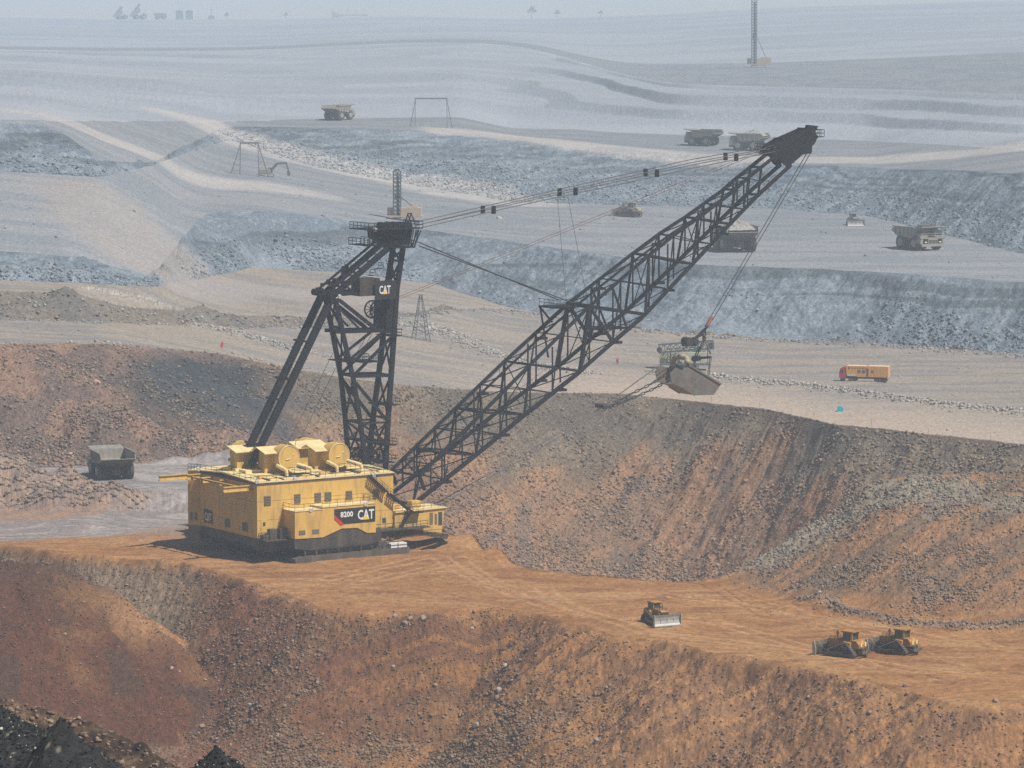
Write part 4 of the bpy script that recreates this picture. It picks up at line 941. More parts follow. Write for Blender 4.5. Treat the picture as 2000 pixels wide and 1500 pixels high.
chain([bk(1340, 540, 13), bk(1240, 720, 14)], .2, 'hoist_chain', CH)
chain([bk(1360, 540, 11), bk(1390, 610, 10), bk(1425, 700, 9.8)], .16, 'hoist_chain', RUST)
chain([bk(1425, 740, 9.6), bk(1398, 955, 9.6)], .17, 'hoist_chain', RUST)
chain([bk(1240, 760, 14.3), bk(1225, 820, 14.3)], .17, 'hoist_chain', RUST)
MB().tube(bk(1215, 755, 14.2), bk(1290, 745, 12.5), .55, .5, 12).tube(bk(1285, 745, 12.6), bk(1430, 735, 9.5), .24, .24, 10).build('spreader_bar', CH, BK)
for v in (11.2, 12.8):
    c = bk(1405, 305, v); MB().tube(c + Vector((.6, 0, 1.0)), c + Vector((-.3, 0, -.7)), .32, .38, 10).build('rope_socket', mat('red_oxide_steel', (.32, .10, .075), .6), BK)
c = bk(1165, 560, 12); MB().box(c.x - 1.2, c.x + 1.3, -.7, .7, c.z - .6, c.z + .6).tube(c + Vector((-.5, -.9, .3)), c + Vector((-.5, .9, .3)), .8, .8, 16).tube(c + Vector((1, -.9, .2)), c + Vector((1, .9, .2)), .6, .6, 16).build('dump_block', CH, BK)
for v, a, e in [(11, (905, 940), (440, 1190)), (13, (935, 1005), (520, 1215))]:
    chain([bk(*a, v), bk((a[0] + e[0]) / 2, (a[1] + e[1]) / 2 + 12, v), bk(*e, v), bk(180, 1350 if v == 11 else 1360, v)], .19, 'drag_chain', CH)
for v in (11.4, 12.6): MB().path([bk(1140 + (v - 12) * 30, 590, v), bk(150, 1300, v)], .05).build('dump_rope', ROPE, BK)
c = bk(110, 1330, 12); MB().box(c.x - .9, c.x + 1.0, -1.4, 1.4, c.z - .35, c.z + .35).build('drag_yoke', CH, BK, bevel=.1)
# ---------------------------------------------------------------- standing things on the ground
def hit(px, py, ymin=420):
    """point of the terrain seen at photo pixel px, py"""
    d = ray(px, py); s = d.x / d.y; c = int(np.clip(np.searchsorted(S, s), 0, NC - 1)); col = Y[:, c]; zc = Z[:, c]
    zr_ = CAMZ + col * d.z / d.y; ok = np.nonzero((zc >= zr_) & (col > ymin))[0]; i = ok[0] if len(ok) else NR - 1
    y = col[i]; return Vector((s * y, y, float(zc[i])))
def on_ground(px, py, r=2.0, sink=0.0):
    p = hit(px, py); z = [ground_z(p.x + r * math.cos(a), p.y + r * math.sin(a)) for a in np.linspace(0, 6.28, 8)]
    p.z = float(np.mean(z)) - sink; return p
# ---- people-free plant: crawler dozers
DZY = mat('dozer_yellow', (.46, .225, .03), .6, var=.15, scale=1.5, dirt=(.16, .10, .06), dirt_amt=.8)
TRK = mat('track_steel', (.10, .09, .08), .6, .2, var=.3, scale=3)
DST = mat('dusty_dark_steel', (.065, .055, .045), .7, var=.3, scale=2, dirt=(.24, .165, .10), dirt_amt=.7)
BLADE = mat('polished_blade_steel', (.40, .40, .38), .55, .1, var=.2, scale=1.5)
TYRE = mat('tyre_rubber', (.035, .035, .037), .9, var=.25, scale=2, dirt=(.14, .13, .12), dirt_amt=.7)
def loop_path(pts, n=10):
    """rounded closed path through wheels given as (x, z, r)"""
    return pts
def track(b, y0, y1, circles):
    # belt: convex hull of the wheel circles in x-z
    P = []
    for x, z, r in circles:
        for k in range(20): t = 2 * math.pi * k / 20; P.append((x + r * math.cos(t), z + r * math.sin(t)))
    P = sorted(set(P)); lo = []
    def cr(o, a, c): return (a[0] - o[0]) * (c[1] - o[1]) - (a[1] - o[1]) * (c[0] - o[0])
    for p in P:
        while len(lo) > 1 and cr(lo[-2], lo[-1], p) <= 0: lo.pop()
        lo.append(p)
    up = []
    for p in reversed(P):
        while len(up) > 1 and cr(up[-2], up[-1], p) <= 0: up.pop()
        up.append(p)
    hull = lo[:-1] + up[:-1]; c = Vector((sum(p[0] for p in hull) / len(hull), sum(p[1] for p in hull) / len(hull)))
    n = len(hull); inner = [tuple(c + (Vector(p) - c) * (1 - .13 / max(.5, (Vector(p) - c).length))) for p in hull]
    vs = [(x, y, z) for y in (y0, y1) for (x, z) in hull] + [(x, y, z) for y in (y0, y1) for (x, z) in inner]
    fs = []
    for k in range(n):
        m = (k + 1) % n; fs += [(k, m, n + m, n + k), (2 * n + k, 3 * n + k, 3 * n + m, 2 * n + m), (k, 2 * n + k, 2 * n + m, m), (n + k, n + m, 3 * n + m, 3 * n + k)]
    b.add(vs, fs)
    L = [0]
    for k in range(n): L.append(L[-1] + (Vector(hull[(k + 1) % n]) - Vector(hull[k])).length)
    m = int(L[-1] / .34)
    for j in range(m):
        t = L[-1] * j / m; k = max(i for i in range(n) if L[i] <= t); a = Vector(hull[k]); e = Vector(hull[(k + 1) % n]); p = a.lerp(e, (t - L[k]) / max(1e-6, L[k + 1] - L[k])); d = (e - a).normalized(); nn = Vector((d.y, -d.x))
        q = p + nn * .10; b.beam((p.x, y0 + (y1 - y0) / 2, p.y), (q.x, y0 + (y1 - y0) / 2, q.y), y1 - y0, .07, up=(d.x, 0, d.y))
def make_dozer(label, group, detail=True, ymat=None, name='bulldozer'):
    yl = ymat or DZY
    R = empty(name, (0, 0, 0), 0, label, 'bulldozer', group)
    for s in (-1, 1):
        ya, yb = (1.15, 1.90) if s > 0 else (-1.90, -1.15)
        b = MB(); track(b, ya, yb, [(-2.3, .52, .45), (2.15, .52, .45), (-1.0, 1.75, .52)])
        t = b.build('track', TRK, R)
        b = MB(); ym = (ya + yb) / 2
        for x, z, r in [(-2.3, .52, .38), (2.15, .52, .38), (-1.0, 1.75, .45)]: b.tube((x, ya + .12, z), (x, yb - .12, z), r, r, 16)
        b.box(-2.0, 1.9, ya + .18, yb - .18, .22, .62); b.build('track_wheel', DST, t)
    MB().box(-2.2, 2.6, -1.1, 1.1, .55, 1.5).build('chassis', DST, R, bevel=.05)
    h = MB().prism([(-.2, 1.5), (2.75, 1.5), (2.85, 2.45), (2.5, 2.62), (-.2, 2.75)], 'y', -.72, .72).build('engine_hood', yl, R, bevel=.04)
    b = MB().box(2.86, 2.93, -.66, .66, 1.45, 2.42)
    for k in range(5): b.box(2.93, 2.97, -.6, .6, 1.55 + k * .17, 1.62 + k * .17)
    b.build('radiator_grille', DST, h)
    MB().tube((1.3, .35, 2.6), (1.3, .35, 3.65), .10).tube((1.3, .35, 3.6), (1.15, .35, 3.8), .10).build('exhaust_pipe', DST, h)
    MB().tube((1.7, -.35, 2.6), (1.7, -.35, 3.2), .09).tube((1.7, -.35, 3.15), (1.7, -.35, 3.4), .22, .22, 12).build('air_precleaner', DST, h)
    b = MB().prism([(-1.75, 1.5), (-.1, 1.5), (-.1, 2.3), (-.45, 2.45), (-1.75, 2.3)], 'y', -1.5, 1.5); b.build('fender', yl, R, bevel=.04)
    c = MB()
    for x, y in [(-1.55, -.85), (-1.55, .85), (-.05, -.72), (-.05, .72)]: c.box(x - .08, x + .08, y - .08, y + .08, 2.3, 3.75)
    c.box(-1.62, .02, -.92, .92, 2.25, 2.6)
    c = c.build('cab', yl, R); MB().box(-1.5, -.1, -.84, .84, 2.6, 3.72).build('cab_window', GLASS, c)
    MB().box(-1.95, .25, -1.02, 1.02, 3.75, 3.95).box(-1.75, -1.55, -.95, -.75, 2.0, 3.75).box(-1.75, -1.55, .75, .95, 2.0, 3.75).build('cab_roof', yl, c, bevel=.04)
    b = MB().prism([(-3.05, 1.5), (-1.76, 1.3), (-1.76, 2.62), (-2.6, 2.62), (-3.1, 2.1)], 'y', -1.12, 1.12).build('fuel_tank', yl, R, bevel=.05)
    b2 = MB().box(-3.16, -3.08, -.75, -.35, 1.75, 2.35).box(-3.16, -3.08, .35, .75, 1.75, 2.35).build('tank_panel', YEL2, b)
    b = MB().box(-3.6, -2.3, -.9, -.6, .7, 1.0).box(-3.6, -2.3, .6, .9, .7, 1.0).box(-3.75, -3.45, -1.15, 1.15, .75, 1.15).beam((-3.4, -.5, 1.2), (-2.6, -.5, 1.8), .16).beam((-3.4, .5, 1.2), (-2.6, .5, 1.8), .16).prism([(-3.75, 1.5), (-3.5, 1.5), (-3.55, .35), (-3.2, .1), (-3.3, .02), (-3.8, .3)], 'y', -.12, .12)
    b.build('ripper', DST, R)
    prof = [(4.05, .06), (3.78, .45), (3.66, 1.0), (3.74, 1.6), (3.98, 2.12), (3.86, 2.14), (3.60, 1.6), (3.52, 1.0), (3.62, .42), (3.86, .0)]
    bl = MB().prism(prof, 'y', -2.75, 2.75); bl = bl.build('blade', DST, R)
    MB().prism([(x + .015, z) for x, z in prof[:5]] + [(x - .03, z) for x, z in reversed(prof[:5])], 'y', -2.7, 2.7).build('mouldboard', BLADE, bl)
    b = MB()
    for s in (-1, 1): b.prism([(3.5, .0), (4.1, .05), (4.12, 2.1), (3.8, 2.2), (3.5, 1.2)], 'y', s * 2.80 - .06, s * 2.80 + .06)
    for k in (-1.4, 0, 1.4): b.box(3.66, 3.80, k - .02, k + .02, .5, 1.5)
    b.box(3.95, 4.16, -2.86, 2.86, -.02, .16); b.build('cutting_edge', BLADE, bl)
    for s in (-1, 1):
        MB().beam((-.6, s * 2.08, .75), (3.6, s * 2.25, .42), .22, .36).beam((1.2, s * 2.1, .7), (3.62, s * 1.9, 1.35), .14).build('push_arm', DST, R)
        MB().tube((2.3, s * .95, 2.2), (3.6, s * 1.2, .9), .10, .08).build('lift_cylinder', DST, R)
    if detail:
        for s in (-1, 1):
            x0 = -1.55 if s < 0 else -.55
            text_mesh('CAT', .42, WHITE, 'lettering', R, local_M((x0, s * 1.515, 1.72), (1 if s < 0 else -1, 0, 0), (0, 0, 1)), 1.0, .012, .012)
        b = MB().rail([(-.05, 1.0, 2.4), (2.4, .7, 2.6)], .45, .03, .7).rail([(-.05, -1.0, 2.4), (2.4, -.7, 2.6)], .45, .03, .7).build('grab_rail', DST, h)
    return R
def put(o, px, py, ang, r=2.5, sink=.03, sc=1.0):
    p = on_ground(px, py, r, sink); o.location = p; o.rotation_euler = (0, 0, math.radians(ang)); o.scale = (sc,) * 3
    return p
DG = 'crawler bulldozers working in the pit'
d1 = make_dozer('bulldozer facing the camera with a pale polished blade, alone on the orange bench', DG)
put(d1, 1283, 1216, -62, sc=.84)
d2 = copy_tree(d1); d2['label'] = 'muddy bulldozer seen from behind at the bench edge, left one of the touching pair'; put(d2, 1652, 1281, 141, sc=.98)
d3 = copy_tree(d1); d3['label'] = 'muddy bulldozer parked right behind its twin, right one of the pair near the bench edge'; put(d3, 1753, 1276, 141, sc=.96)
d4 = copy_tree(d1); d4['label'] = 'hazy bulldozer facing the camera near the grey highwall, right of the hoist ropes'; put(d4, 1667, 440, -82, sc=1.0)
d5 = copy_tree(d1); d5['label'] = 'faint bulldozer on grey rubble seen between suspension ropes and boom'; put(d5, 1228, 424, 160, sc=1.2)

def repaint(o, old, new):
    for ch in o.children:
        for sl in ch.material_slots:
            if sl.material == old: sl.link = 'OBJECT'; sl.material = new
        repaint(ch, old, new)
HAZED = mat('haze_greyed_yellow', (.30, .26, .19), .8, var=.15, scale=1, dirt=(.30, .30, .29), dirt_amt=.7)  # yellow dulled to grey so distance haze is painted in
for o_ in (d4, d5): repaint(o_, DZY, HAZED)
# ---- haul trucks
TY = mat('haul_truck_yellow', (.31, .30, .25), .6, var=.12, scale=1, dirt=(.30, .25, .18), dirt_amt=.6)  # yellow greyed and paled to paint in distance haze, plus dirt
BODYG = mat('dusty_grey_dump_body', (.24, .23, .21), .7, var=.2, scale=.9, dirt=(.40, .33, .22), dirt_amt=.5)
def make_truck(label, group, bodym, raised=0.0):
    R = empty('haul_truck', (0, 0, 0), 0, label, 'haul truck', group)
    def wheel(x, y0, y1, r=1.95):
        w = MB().tube((x, y0 + .12, r), (x, y1 - .12, r), r, r, 28).tube((x, y0, r), (x, y0 + .12, r), r * .88, r, 28, False).tube((x, y1 - .12, r), (x, y1, r), r, r * .88, 28, False).build('wheel', TYRE, R)
        s = 1 if y1 > 0 else -1; yo = y1 if s > 0 else y0
        MB().tube((x, yo - s * .25, r), (x, yo + s * .04, r), r * .55, r * .5, 16).build('rim', TY, w)
    for s in (-1, 1):
        for a, c in ((1.95, 2.95), (3.05, 4.05)): wheel(-3.1, min(s * a, s * c), max(s * a, s * c))
        wheel(2.9, min(s * 2.7, s * 4.0), max(s * 2.7, s * 4.0))
    MB().box(-4.6, 4.2, -1.0, 1.0, 1.5, 2.5).tube((-3.1, -2.8, 1.75), (-3.1, 2.8, 1.75), .7, .7, 12).tube((2.9, -2.8, 1.75), (2.9, 2.8, 1.75), .4, .4, 12).box(-4.9, -4.3, -.8, .8, 1.1, 2.3).build('chassis', DST, R)
    MB().box(3.4, 6.2, -3.9, 3.9, 3.25, 3.5).box(5.9, 6.3, -3.6, 3.6, 1.2, 1.9).box(3.9, 6.1, -3.9, -3.1, 1.9, 3.3).box(3.9, 6.1, 3.1, 3.9, 1.9, 3.3).build('front_deck', TY, R)
    g = MB().box(5.2, 6.22, -1.6, 1.6, 1.5, 3.24).build('radiator_grille', DST, R); MB().box(6.23, 6.3, -1.4, 1.4, 2.9, 3.2).box(6.23, 6.3, -1.6, -1.45, 1.6, 3.2).box(6.23, 6.3, 1.45, 1.6, 1.6, 3.2).build('grille_frame', TY, g)
    for s in (-1, 1): MB().box(6.22, 6.32, s * 2.3 - .3, s * 2.3 + .3, 2.2, 2.5).build('headlight', WHITE, R)
    c = MB().prism([(3.7, 3.5), (5.9, 3.5), (5.7, 5.3), (3.7, 5.3)], 'y', .9, 3.3).build('cab', TY, R)
    MB().prism([(5.88, 4.15), (5.72, 5.15), (5.82, 5.15), (5.96, 4.15)], 'y', 1.1, 3.1).prism([(3.9, 4.2), (5.7, 4.2), (5.6, 5.1), (3.9, 5.1)], 'y', 3.28, 3.36).prism([(3.9, 4.2), (5.7, 4.2), (5.6, 5.1), (3.9, 5.1)], 'y', .84, .92).build('cab_window', GLASS, c)
    MB().rail([(3.5, -3.85, 3.5), (6.15, -3.85, 3.5), (6.15, 3.85, 3.5), (3.5, 3.85, 3.5)], 1.1, .05, 1.1).build('railing', TY, R)
    MB().box(3.2, 5.2, -3.4, -1.0, 3.5, 4.7).build('air_cleaner_box', TY, R, bevel=.05)
    th = math.radians(raised); M = Matrix.Translation((-4.4, 0, 3.0)) @ Matrix.Rotation(-th, 4, 'Y') @ Matrix.Translation((4.4, 0, -3.0))
    W_ = 3.75; b = MB()
    fl = [(-7.1, 4.75), (-4.4, 3.7), (1.9, 3.2), (3.0, 3.5), (3.3, 5.75), (6.5, 6.25), (6.5, 6.5), (3.0, 6.1), (2.75, 3.9), (1.8, 3.5), (-4.3, 3.95), (-7.1, 4.95)]
    b.prism(fl, 'y', -W_, W_, M)
    side = [(-7.1, 4.8), (-4.4, 3.75), (1.9, 3.25), (3.0, 3.6), (3.25, 6.25), (-5.6, 6.1), (-6.8, 5.5)]
    b.prism(side, 'y', W_, W_ + .18, M).prism(side, 'y', -W_ - .18, -W_, M)
    for x in (-5.2, -3.4, -1.6, .2, 1.9): b.box(x - .14, x + .14, W_ + .18, W_ + .42, 3.9, 6.0, M).box(x - .14, x + .14, -W_ - .42, -W_ - .18, 3.9, 6.0, M)
    b.box(-6.5, 3.3, W_ + .02, W_ + .45, 5.98, 6.25, M).box(-6.5, 3.3, -W_ - .45, -W_ - .02, 5.98, 6.25, M)
    bd_ = b.build('dump_body', bodym, R)
    MB().prism([(-7.0, 4.62), (-4.35, 3.58), (1.9, 3.08), (1.9, 2.6), (-3.9, 2.7), (-4.6, 3.4)], 'y', -3.6, 3.6, M).build('underside_shade', DST, bd_)  # dark slab added to paint the shade under the dump body
    return R
TG = 'haul trucks in the pit'
t1 = make_truck('dusty grey haul truck seen from behind beside the rubble mound left of the dragline', TG, BODYG)
p = put(t1, 217, 932, 109, 4, .05, .90)
t2 = make_truck('dusty yellowish haul truck driving towards the camera on the grey bench at far right', TG, TY)
put(t2, 1795, 488, -60, 4, .05, 1.12)
def tcopy(src, label, px, py, ang, sc=1.0):
    o = copy_tree(src); o['label'] = label; put(o, px, py, ang, 4, .05, sc); return o
tcopy(t1, 'grey loaded haul truck seen from behind just right of the boom below the suspension ropes', 1434, 490, 104, 1.25)
tcopy(t1, 'faint haul truck heading left on the terrace above the ramp, beyond the mast', 662, 234, 55, .95)
tcopy(t2, 'faint haul truck with its canopy showing pale, left of two trucks behind the boom tip', 1373, 285, 150, 1.0)
tcopy(t2, 'faint haul truck with flat load of rock, right one of two beside the boom tip', 1462, 294, 158, 1.05)
LOADM = mat('loaded_rock', (.30, .29, .27), .9, var=.4, scale=2, bump=1)
def rock_pile(cx, cy, cz, lx, ly, h, seed=0, n=16):
    r = np.random.default_rng(seed); vs = []; fs = []
    for j in range(n):
        for i in range(n):
            x = -1 + 2 * i / (n - 1); y = -1 + 2 * j / (n - 1); z = h * max(0, 1 - max(abs(x), abs(y)) ** 2.2) * (.75 + .5 * r.random()); vs.append((cx + x * lx + r.normal() * .06, cy + y * ly + r.normal() * .06, cz + z))
    for j in range(n - 1):
        for i in range(n - 1): a = j * n + i; fs.append((a, a + 1, a + n + 1, a + n))
    return vs, fs
for o in list(COL.objects):
    if o.get('label', '').startswith('grey loaded') or 'flat load' in o.get('label', ''):
        v_, f_ = rock_pile(-1.8, 0, 5.3, 4.3, 3.6, 1.8, 3); MB().add(v_, f_).build('load', LOADM, o)

# ---- articulated box truck with orange body
ORG = mat('orange_box_paint', (.80, .40, .11), .55, var=.05, scale=1, dirt=(.55, .34, .18), dirt_amt=.6)
CABR = mat('red_cab_paint', (.50, .045, .075), .4, var=.05)
LET = mat('dark_lettering', (.06, .05, .05), .6)
R = empty('box_truck', (0, 0, 0), 0, 'red tractor pulling an orange box body with dark characters, parked on the pale upper bench', 'truck')
L = 13.0
bx = MB().prism([(-L / 2 - .6, 1.35), (1.6, 1.35), (2.3, 2.1), (4.7, 2.1), (4.7, 4.35), (-L / 2 - .6, 4.35)], 'y', -1.3, 1.3).build('box_body', ORG, R)
MB().box(-L / 2 - .5, -1.5, -1.2, 1.2, 4.351, 4.45).box(-.5, 4.5, -1.2, 1.2, 4.351, 4.42).build('roof_panel', mat('pale_orange_roof', (.85, .66, .42), .6, var=.05), bx)
MB().box(-1.55, -.95, -1.34, -1.29, 1.5, 3.7).box(-1.55, -.95, 1.29, 1.34, 1.5, 3.7).build('door', DST, bx)
b = MB()
for k in range(7): b.box(-6.6 + k * .85, -6.56 + k * .85, -1.325, -1.3, 1.4, 4.3).box(-6.6 + k * .85, -6.56 + k * .85, 1.3, 1.325, 1.4, 4.3)
b.build('corrugation', mat('orange_rib', (.55, .27, .08), .6), bx)
def glyph(b, x, z, s, seed, side=1):
    r = random.Random(seed); y = side * 1.3
    def bar(x0, x1, z0, z1): b.box(min(x + side * -x0 * s, x + side * -x1 * s), max(x + side * -x0 * s, x + side * -x1 * s), min(y, y + side * .03), max(y, y + side * .03), z + z0 * s, z + z1 * s)
    bar(0, 1, .45, .55); bar(.45, .55, 0, 1); bar(.1, .9, .8, .88); bar(.1, .2, .1, .8)
    if r.random() > .4: bar(.8, .9, .1, .8)
    if r.random() > .4: bar(.2, .8, .12, .2)
b = MB()
for sd in (-1, 1):
    for k in range(6): glyph(b, sd * 0 + 3.2 - k * .75, 3.55, .42, k, sd)
    glyph(b, 1.6, 2.35, 1.0, 11, sd); glyph(b, .3, 2.35, 1.0, 12, sd); glyph(b, -2.2, 2.4, .9, 13, sd)
    b.box(3.7, 4.1, min(sd * 1.3, sd * 1.33), max(sd * 1.3, sd * 1.33), 3.5, 3.95)
b.build('lettering', LET, bx)
cb = MB().prism([(4.9, .9), (6.7, .9), (6.75, 2.3), (6.45, 3.5), (5.7, 4.0), (4.9, 4.0)], 'y', -1.22, 1.22).build('cab', CABR, R, bevel=.06)
MB().prism([(6.76, 2.25), (6.50, 3.35), (6.42, 3.35), (6.65, 2.25)], 'y', -1.1, 1.1).box(5.5, 6.3, -1.26, -1.2, 2.3, 3.1).box(5.5, 6.3, 1.2, 1.26, 2.3, 3.1).build('cab_window', GLASS, cb)
MB().box(-L / 2, 6.4, -.45, .45, .75, 1.34).box(-6.8, -3.4, -1.1, 1.1, .6, .75).build('chassis', DST, R)
for x in (5.9, 3.6, 2.4, -3.6, -4.8, -6.0):
    for s in (-1, 1):
        w = MB().tube((x, s * 1.22, .52), (x, s * .82, .52), .52, .52, 18).build('wheel', TYRE, R); MB().tube((x, s * 1.24, .52), (x, s * 1.1, .52), .24, .24, 12).build('rim', DST, w)
put(R, 1687, 745, 164, 3, .0, .88)

# ---- track-mounted blast hole drill with its mast laid flat, behind the bucket
CRM = mat('pale_green_cream_paint', (.47, .47, .36), .6, var=.12, scale=1, dirt=(.35, .32, .26), dirt_amt=.5)
GRN = mat('grey_green_machine_paint', (.10, .13, .13), .6, var=.2, scale=1)
R = empty('drill_rig', (0, 0, 0), 0, 'cream and grey drill rig with its lattice mast laid flat, behind the hanging bucket', 'drill rig')
for s in (-1, 1):
    b = MB(); track(b, s * 2.2 - .5, s * 2.2 + .5, [(-3.2, .55, .5), (3.2, .55, .5)]); tk = b.build('track', TRK, R); MB().box(-3.2, 3.2, s * 2.2 - .4, s * 2.2 + .4, .2, .9).build('track_frame', DST, tk)
MB().box(-6.5, 6.2, -2.4, 2.4, 1.3, 1.7).build('deck', GRN, R)
h = MB().box(-5.4, .6, -2.0, 2.0, 1.7, 4.6).box(1.0, 3.2, -2.0, 1.2, 1.7, 3.9).build('machinery_house', CRM, R, bevel=.06)
b = MB()
for x in (-4.8, -3.4, -2.0, -.8): b.box(x, x + .9, -2.05, -1.99, 2.2, 3.6)
b.build('louvre_window', LOUV, h)
c = MB().box(4.0, 6.1, -2.3, -.2, 1.7, 4.3).build('cab', CRM, R, bevel=.05); MB().box(4.3, 5.8, -2.34, -2.28, 2.7, 4.0).box(6.08, 6.13, -2.1, -.4, 2.7, 4.0).build('cab_window', GLASS, c)
MB().rail([(-6.4, -2.4, 1.7), (6.2, -2.4, 1.7)], 1.1, .05, 1.2).rail([(-5.4, -2, 4.6), (.6, -2, 4.6), (.6, 2, 4.6)], 1.0, .05, 1.2).build('railing', CRM, R)
b = MB()
def lattice(b, p, q, w, h, n, r=.12, t=.07):
    p = Vector(p); q = Vector(q); d = (q - p).normalized(); a = d.cross(Vector((0, 1, 0)) if abs(d.y) < .9 else Vector((1, 0, 0))).normalized(); c = d.cross(a).normalized()
    o = [a * i * w / 2 + c * j * h / 2 for i, j in ((-1, -1), (1, -1), (1, 1), (-1, 1))]
    for k in range(4): b.beam(p + o[k], q + o[k], r)
    for i in range(n):
        s0 = p.lerp(q, i / n); s1 = p.lerp(q, (i + 1) / n)
        for k in range(4):
            m = (k + 1) % 4; b.beam(s0 + o[k], s1 + o[m], t); b.beam(s0 + o[k], s0 + o[m], t)
lattice(b, (-7.5, .2, 6.4), (6.5, .2, 5.3), 2.0, 2.2, 9, .22, .15); b.build('lattice_mast', GRN, R)
MB().box(-4.2, -2.6, -.6, 1.2, 4.6, 5.6).beam((-6, -.9, 1.6), (-6, -.9, 5.4), .2).beam((3.5, 0, 1.7), (3.5, 0, 4.6), .35).tube((6.3, -.6, 5.0), (6.3, 1, 5.0), .7, .7, 12).build('mast_support', GRN, R)
b = MB().tube((-6.6, 0, 6.1), (-6.6, 0, 6.9), .5, .5, 10).box(-7.6, -6.4, -.8, .9, 5.4, 6.9)
for k in range(5): b.tube((-5 + k * 2.0, -.7, 5.8 - k * .15), (-3.4 + k * 2, -.7, 5.7 - k * .15), .16)
b.build('rotary_head', GRN, R)
put(R, 1336, 722, 178, 3, .0, .98)

# ---- upright blast hole drills far behind
DRO = mat('haze_faded_orange', (.46, .37, .27), .6, var=.1, scale=1)  # orange faded towards grey, distance haze painted into it
def drill(label, px, py, ang, h, sc):
    R = empty('drill_rig', (0, 0, 0), 0, label, 'drill rig', 'drill rigs with raised masts')
    for s in (-1, 1):
        b = MB(); track(b, s * 2.0 - .45, s * 2.0 + .45, [(-2.8, .5, .45), (2.8, .5, .45)]); b.build('track', TRK, R)
    MB().box(-6, 5.2, -2.3, 2.3, 1.2, 1.7).build('deck', DRO, R)
    hh = MB().box(-5.6, 1.0, -1.9, 1.9, 1.7, 4.3).box(-4.6, -1.0, -1.3, 1.3, 4.3, 4.8).build('machinery_house', DRO, R, bevel=.06)
    c = MB().box(3.4, 5.4, -2.2, -.3, 1.7, 4.1).build('cab', DRO, R); MB().box(3.6, 5.2, -2.24, -2.18, 2.6, 3.9).build('cab_window', GLASS, c)
    b = MB(); lattice(b, (2.2, 0, .8), (2.2, 0, h), 2.3, 2.3, int(h / 1.3), .30, .17)
    b.tube((2.0, 0, 1), (2.0, 0, h * .96), .42).tube((1.6, .5, 2), (1.6, .5, h * .8), .16).box(1.4, 3.0, -1, 1, h, h + .6).box(1.5, 2.9, -.9, .9, h * .42, h * .50)
    b.build('lattice_mast', GRN, R)
    MB().beam((-3.2, -1.1, 4.3), (1.6, -.9, h * .5), .18).beam((-3.2, 1.1, 4.3), (1.6, .9, h * .5), .18).build('mast_brace', GRN, R)
    MB().rail([(-6, -2.3, 1.7), (5.2, -2.3, 1.7)], 1.1, .06, 1.4).build('railing', DRO, R)
    put(R, px, py, ang, 3, 0, sc)
drill('orange drill rig with tall raised mast standing beyond the dragline mast head', 789, 431, 178, 16.0, .95)
drill('very tall faint drill mast reaching the top edge on the far right terrace', 1482, 133, 175, 31.0, 1.3)

# ---- lattice pylons and cable gantries
PYL = mat('galvanised_lattice_steel', (.17, .18, .19), .6, .2, var=.1)
def pylon(label, px, py, h, wb, wt):
    p = hit(px, py); R = MB()
    for sx in (-1, 1):
        for sy in (-1, 1): R.beam((sx * wb / 2, sy * wb / 2, -.6), (sx * wt / 2, sy * wt / 2, h), .15)
    n = 7
    for i in range(n):
        a = i / n; c = (i + 1) / n; wa = (wb * (1 - a) + wt * a) / 2; wc = (wb * (1 - c) + wt * c) / 2
        for (x0, y0), (x1, y1) in (((-1, -1), (1, -1)), ((1, -1), (1, 1)), ((1, 1), (-1, 1)), ((-1, 1), (-1, -1))):
            R.beam((x0 * wa, y0 * wa, h * a), (x1 * wa, y1 * wa, h * a), .08); 
            if i % 2 == 0: R.beam((x0 * wa, y0 * wa, h * a), (x1 * wc, y1 * wc, h * c), .08)
    R.box(-.6, .6, -.12, .12, h, h + .2)
    o = R.build('pylon', PYL); o.location = p; o.rotation_euler = (0, 0, .3); tag(o, label, 'pylon'); return o
pylon('slim four legged lattice tower on a small rubble mound right of the dragline mast', 822, 664, 11.2, 4.0, .5)
def gantry(label, px, py, h, w, sp, sc=1.0):
    p = hit(px, py); b = MB()
    for sx in (-1, 1):
        for sy in (-1, 1):
            for k in (-1, 1): b.beam((sx * (w / 2 + sp * .6) + k * sp * .5, sy * 1.5, -.5), (sx * w / 2, sy * .4, h), .16)
        for k in range(1, 6):
            t = k / 6; x = sx * (w / 2 + sp * .6 * (1 - t)); b.beam((x - sp * .5 * (1 - t), -1.5 + 1.1 * t, h * t), (x + sp * .5 * (1 - t), -1.5 + 1.1 * t, h * t), .09); b.beam((x - sp * .5 * (1 - t), -1.5 + 1.1 * t, h * t), (x + sp * .5 * (1 - t) * .7, -1.5 + 1.1 * t, h * min(1, t + .16)), .08)
    b.beam((-w / 2 - .3, 0, h), (w / 2 + .3, 0, h), .35, .45)
    for k in range(8): b.beam((-w / 2 + w * k / 8, 0, h - .2), (-w / 2 + w * (k + 1) / 8, 0, h + .4), .08)
    o = b.build('cable_gantry', PYL); o.location = p; tag(o, label, 'gantry', 'steel cable gantries'); return o
gantry('two legged steel gantry beside the excavator on the pale ramp', 487, 343, 10.6, 5.6, 3.2)
gantry('large faint gantry on the terrace beyond the drill mast', 842, 249, 11.0, 12.0, 2.0)

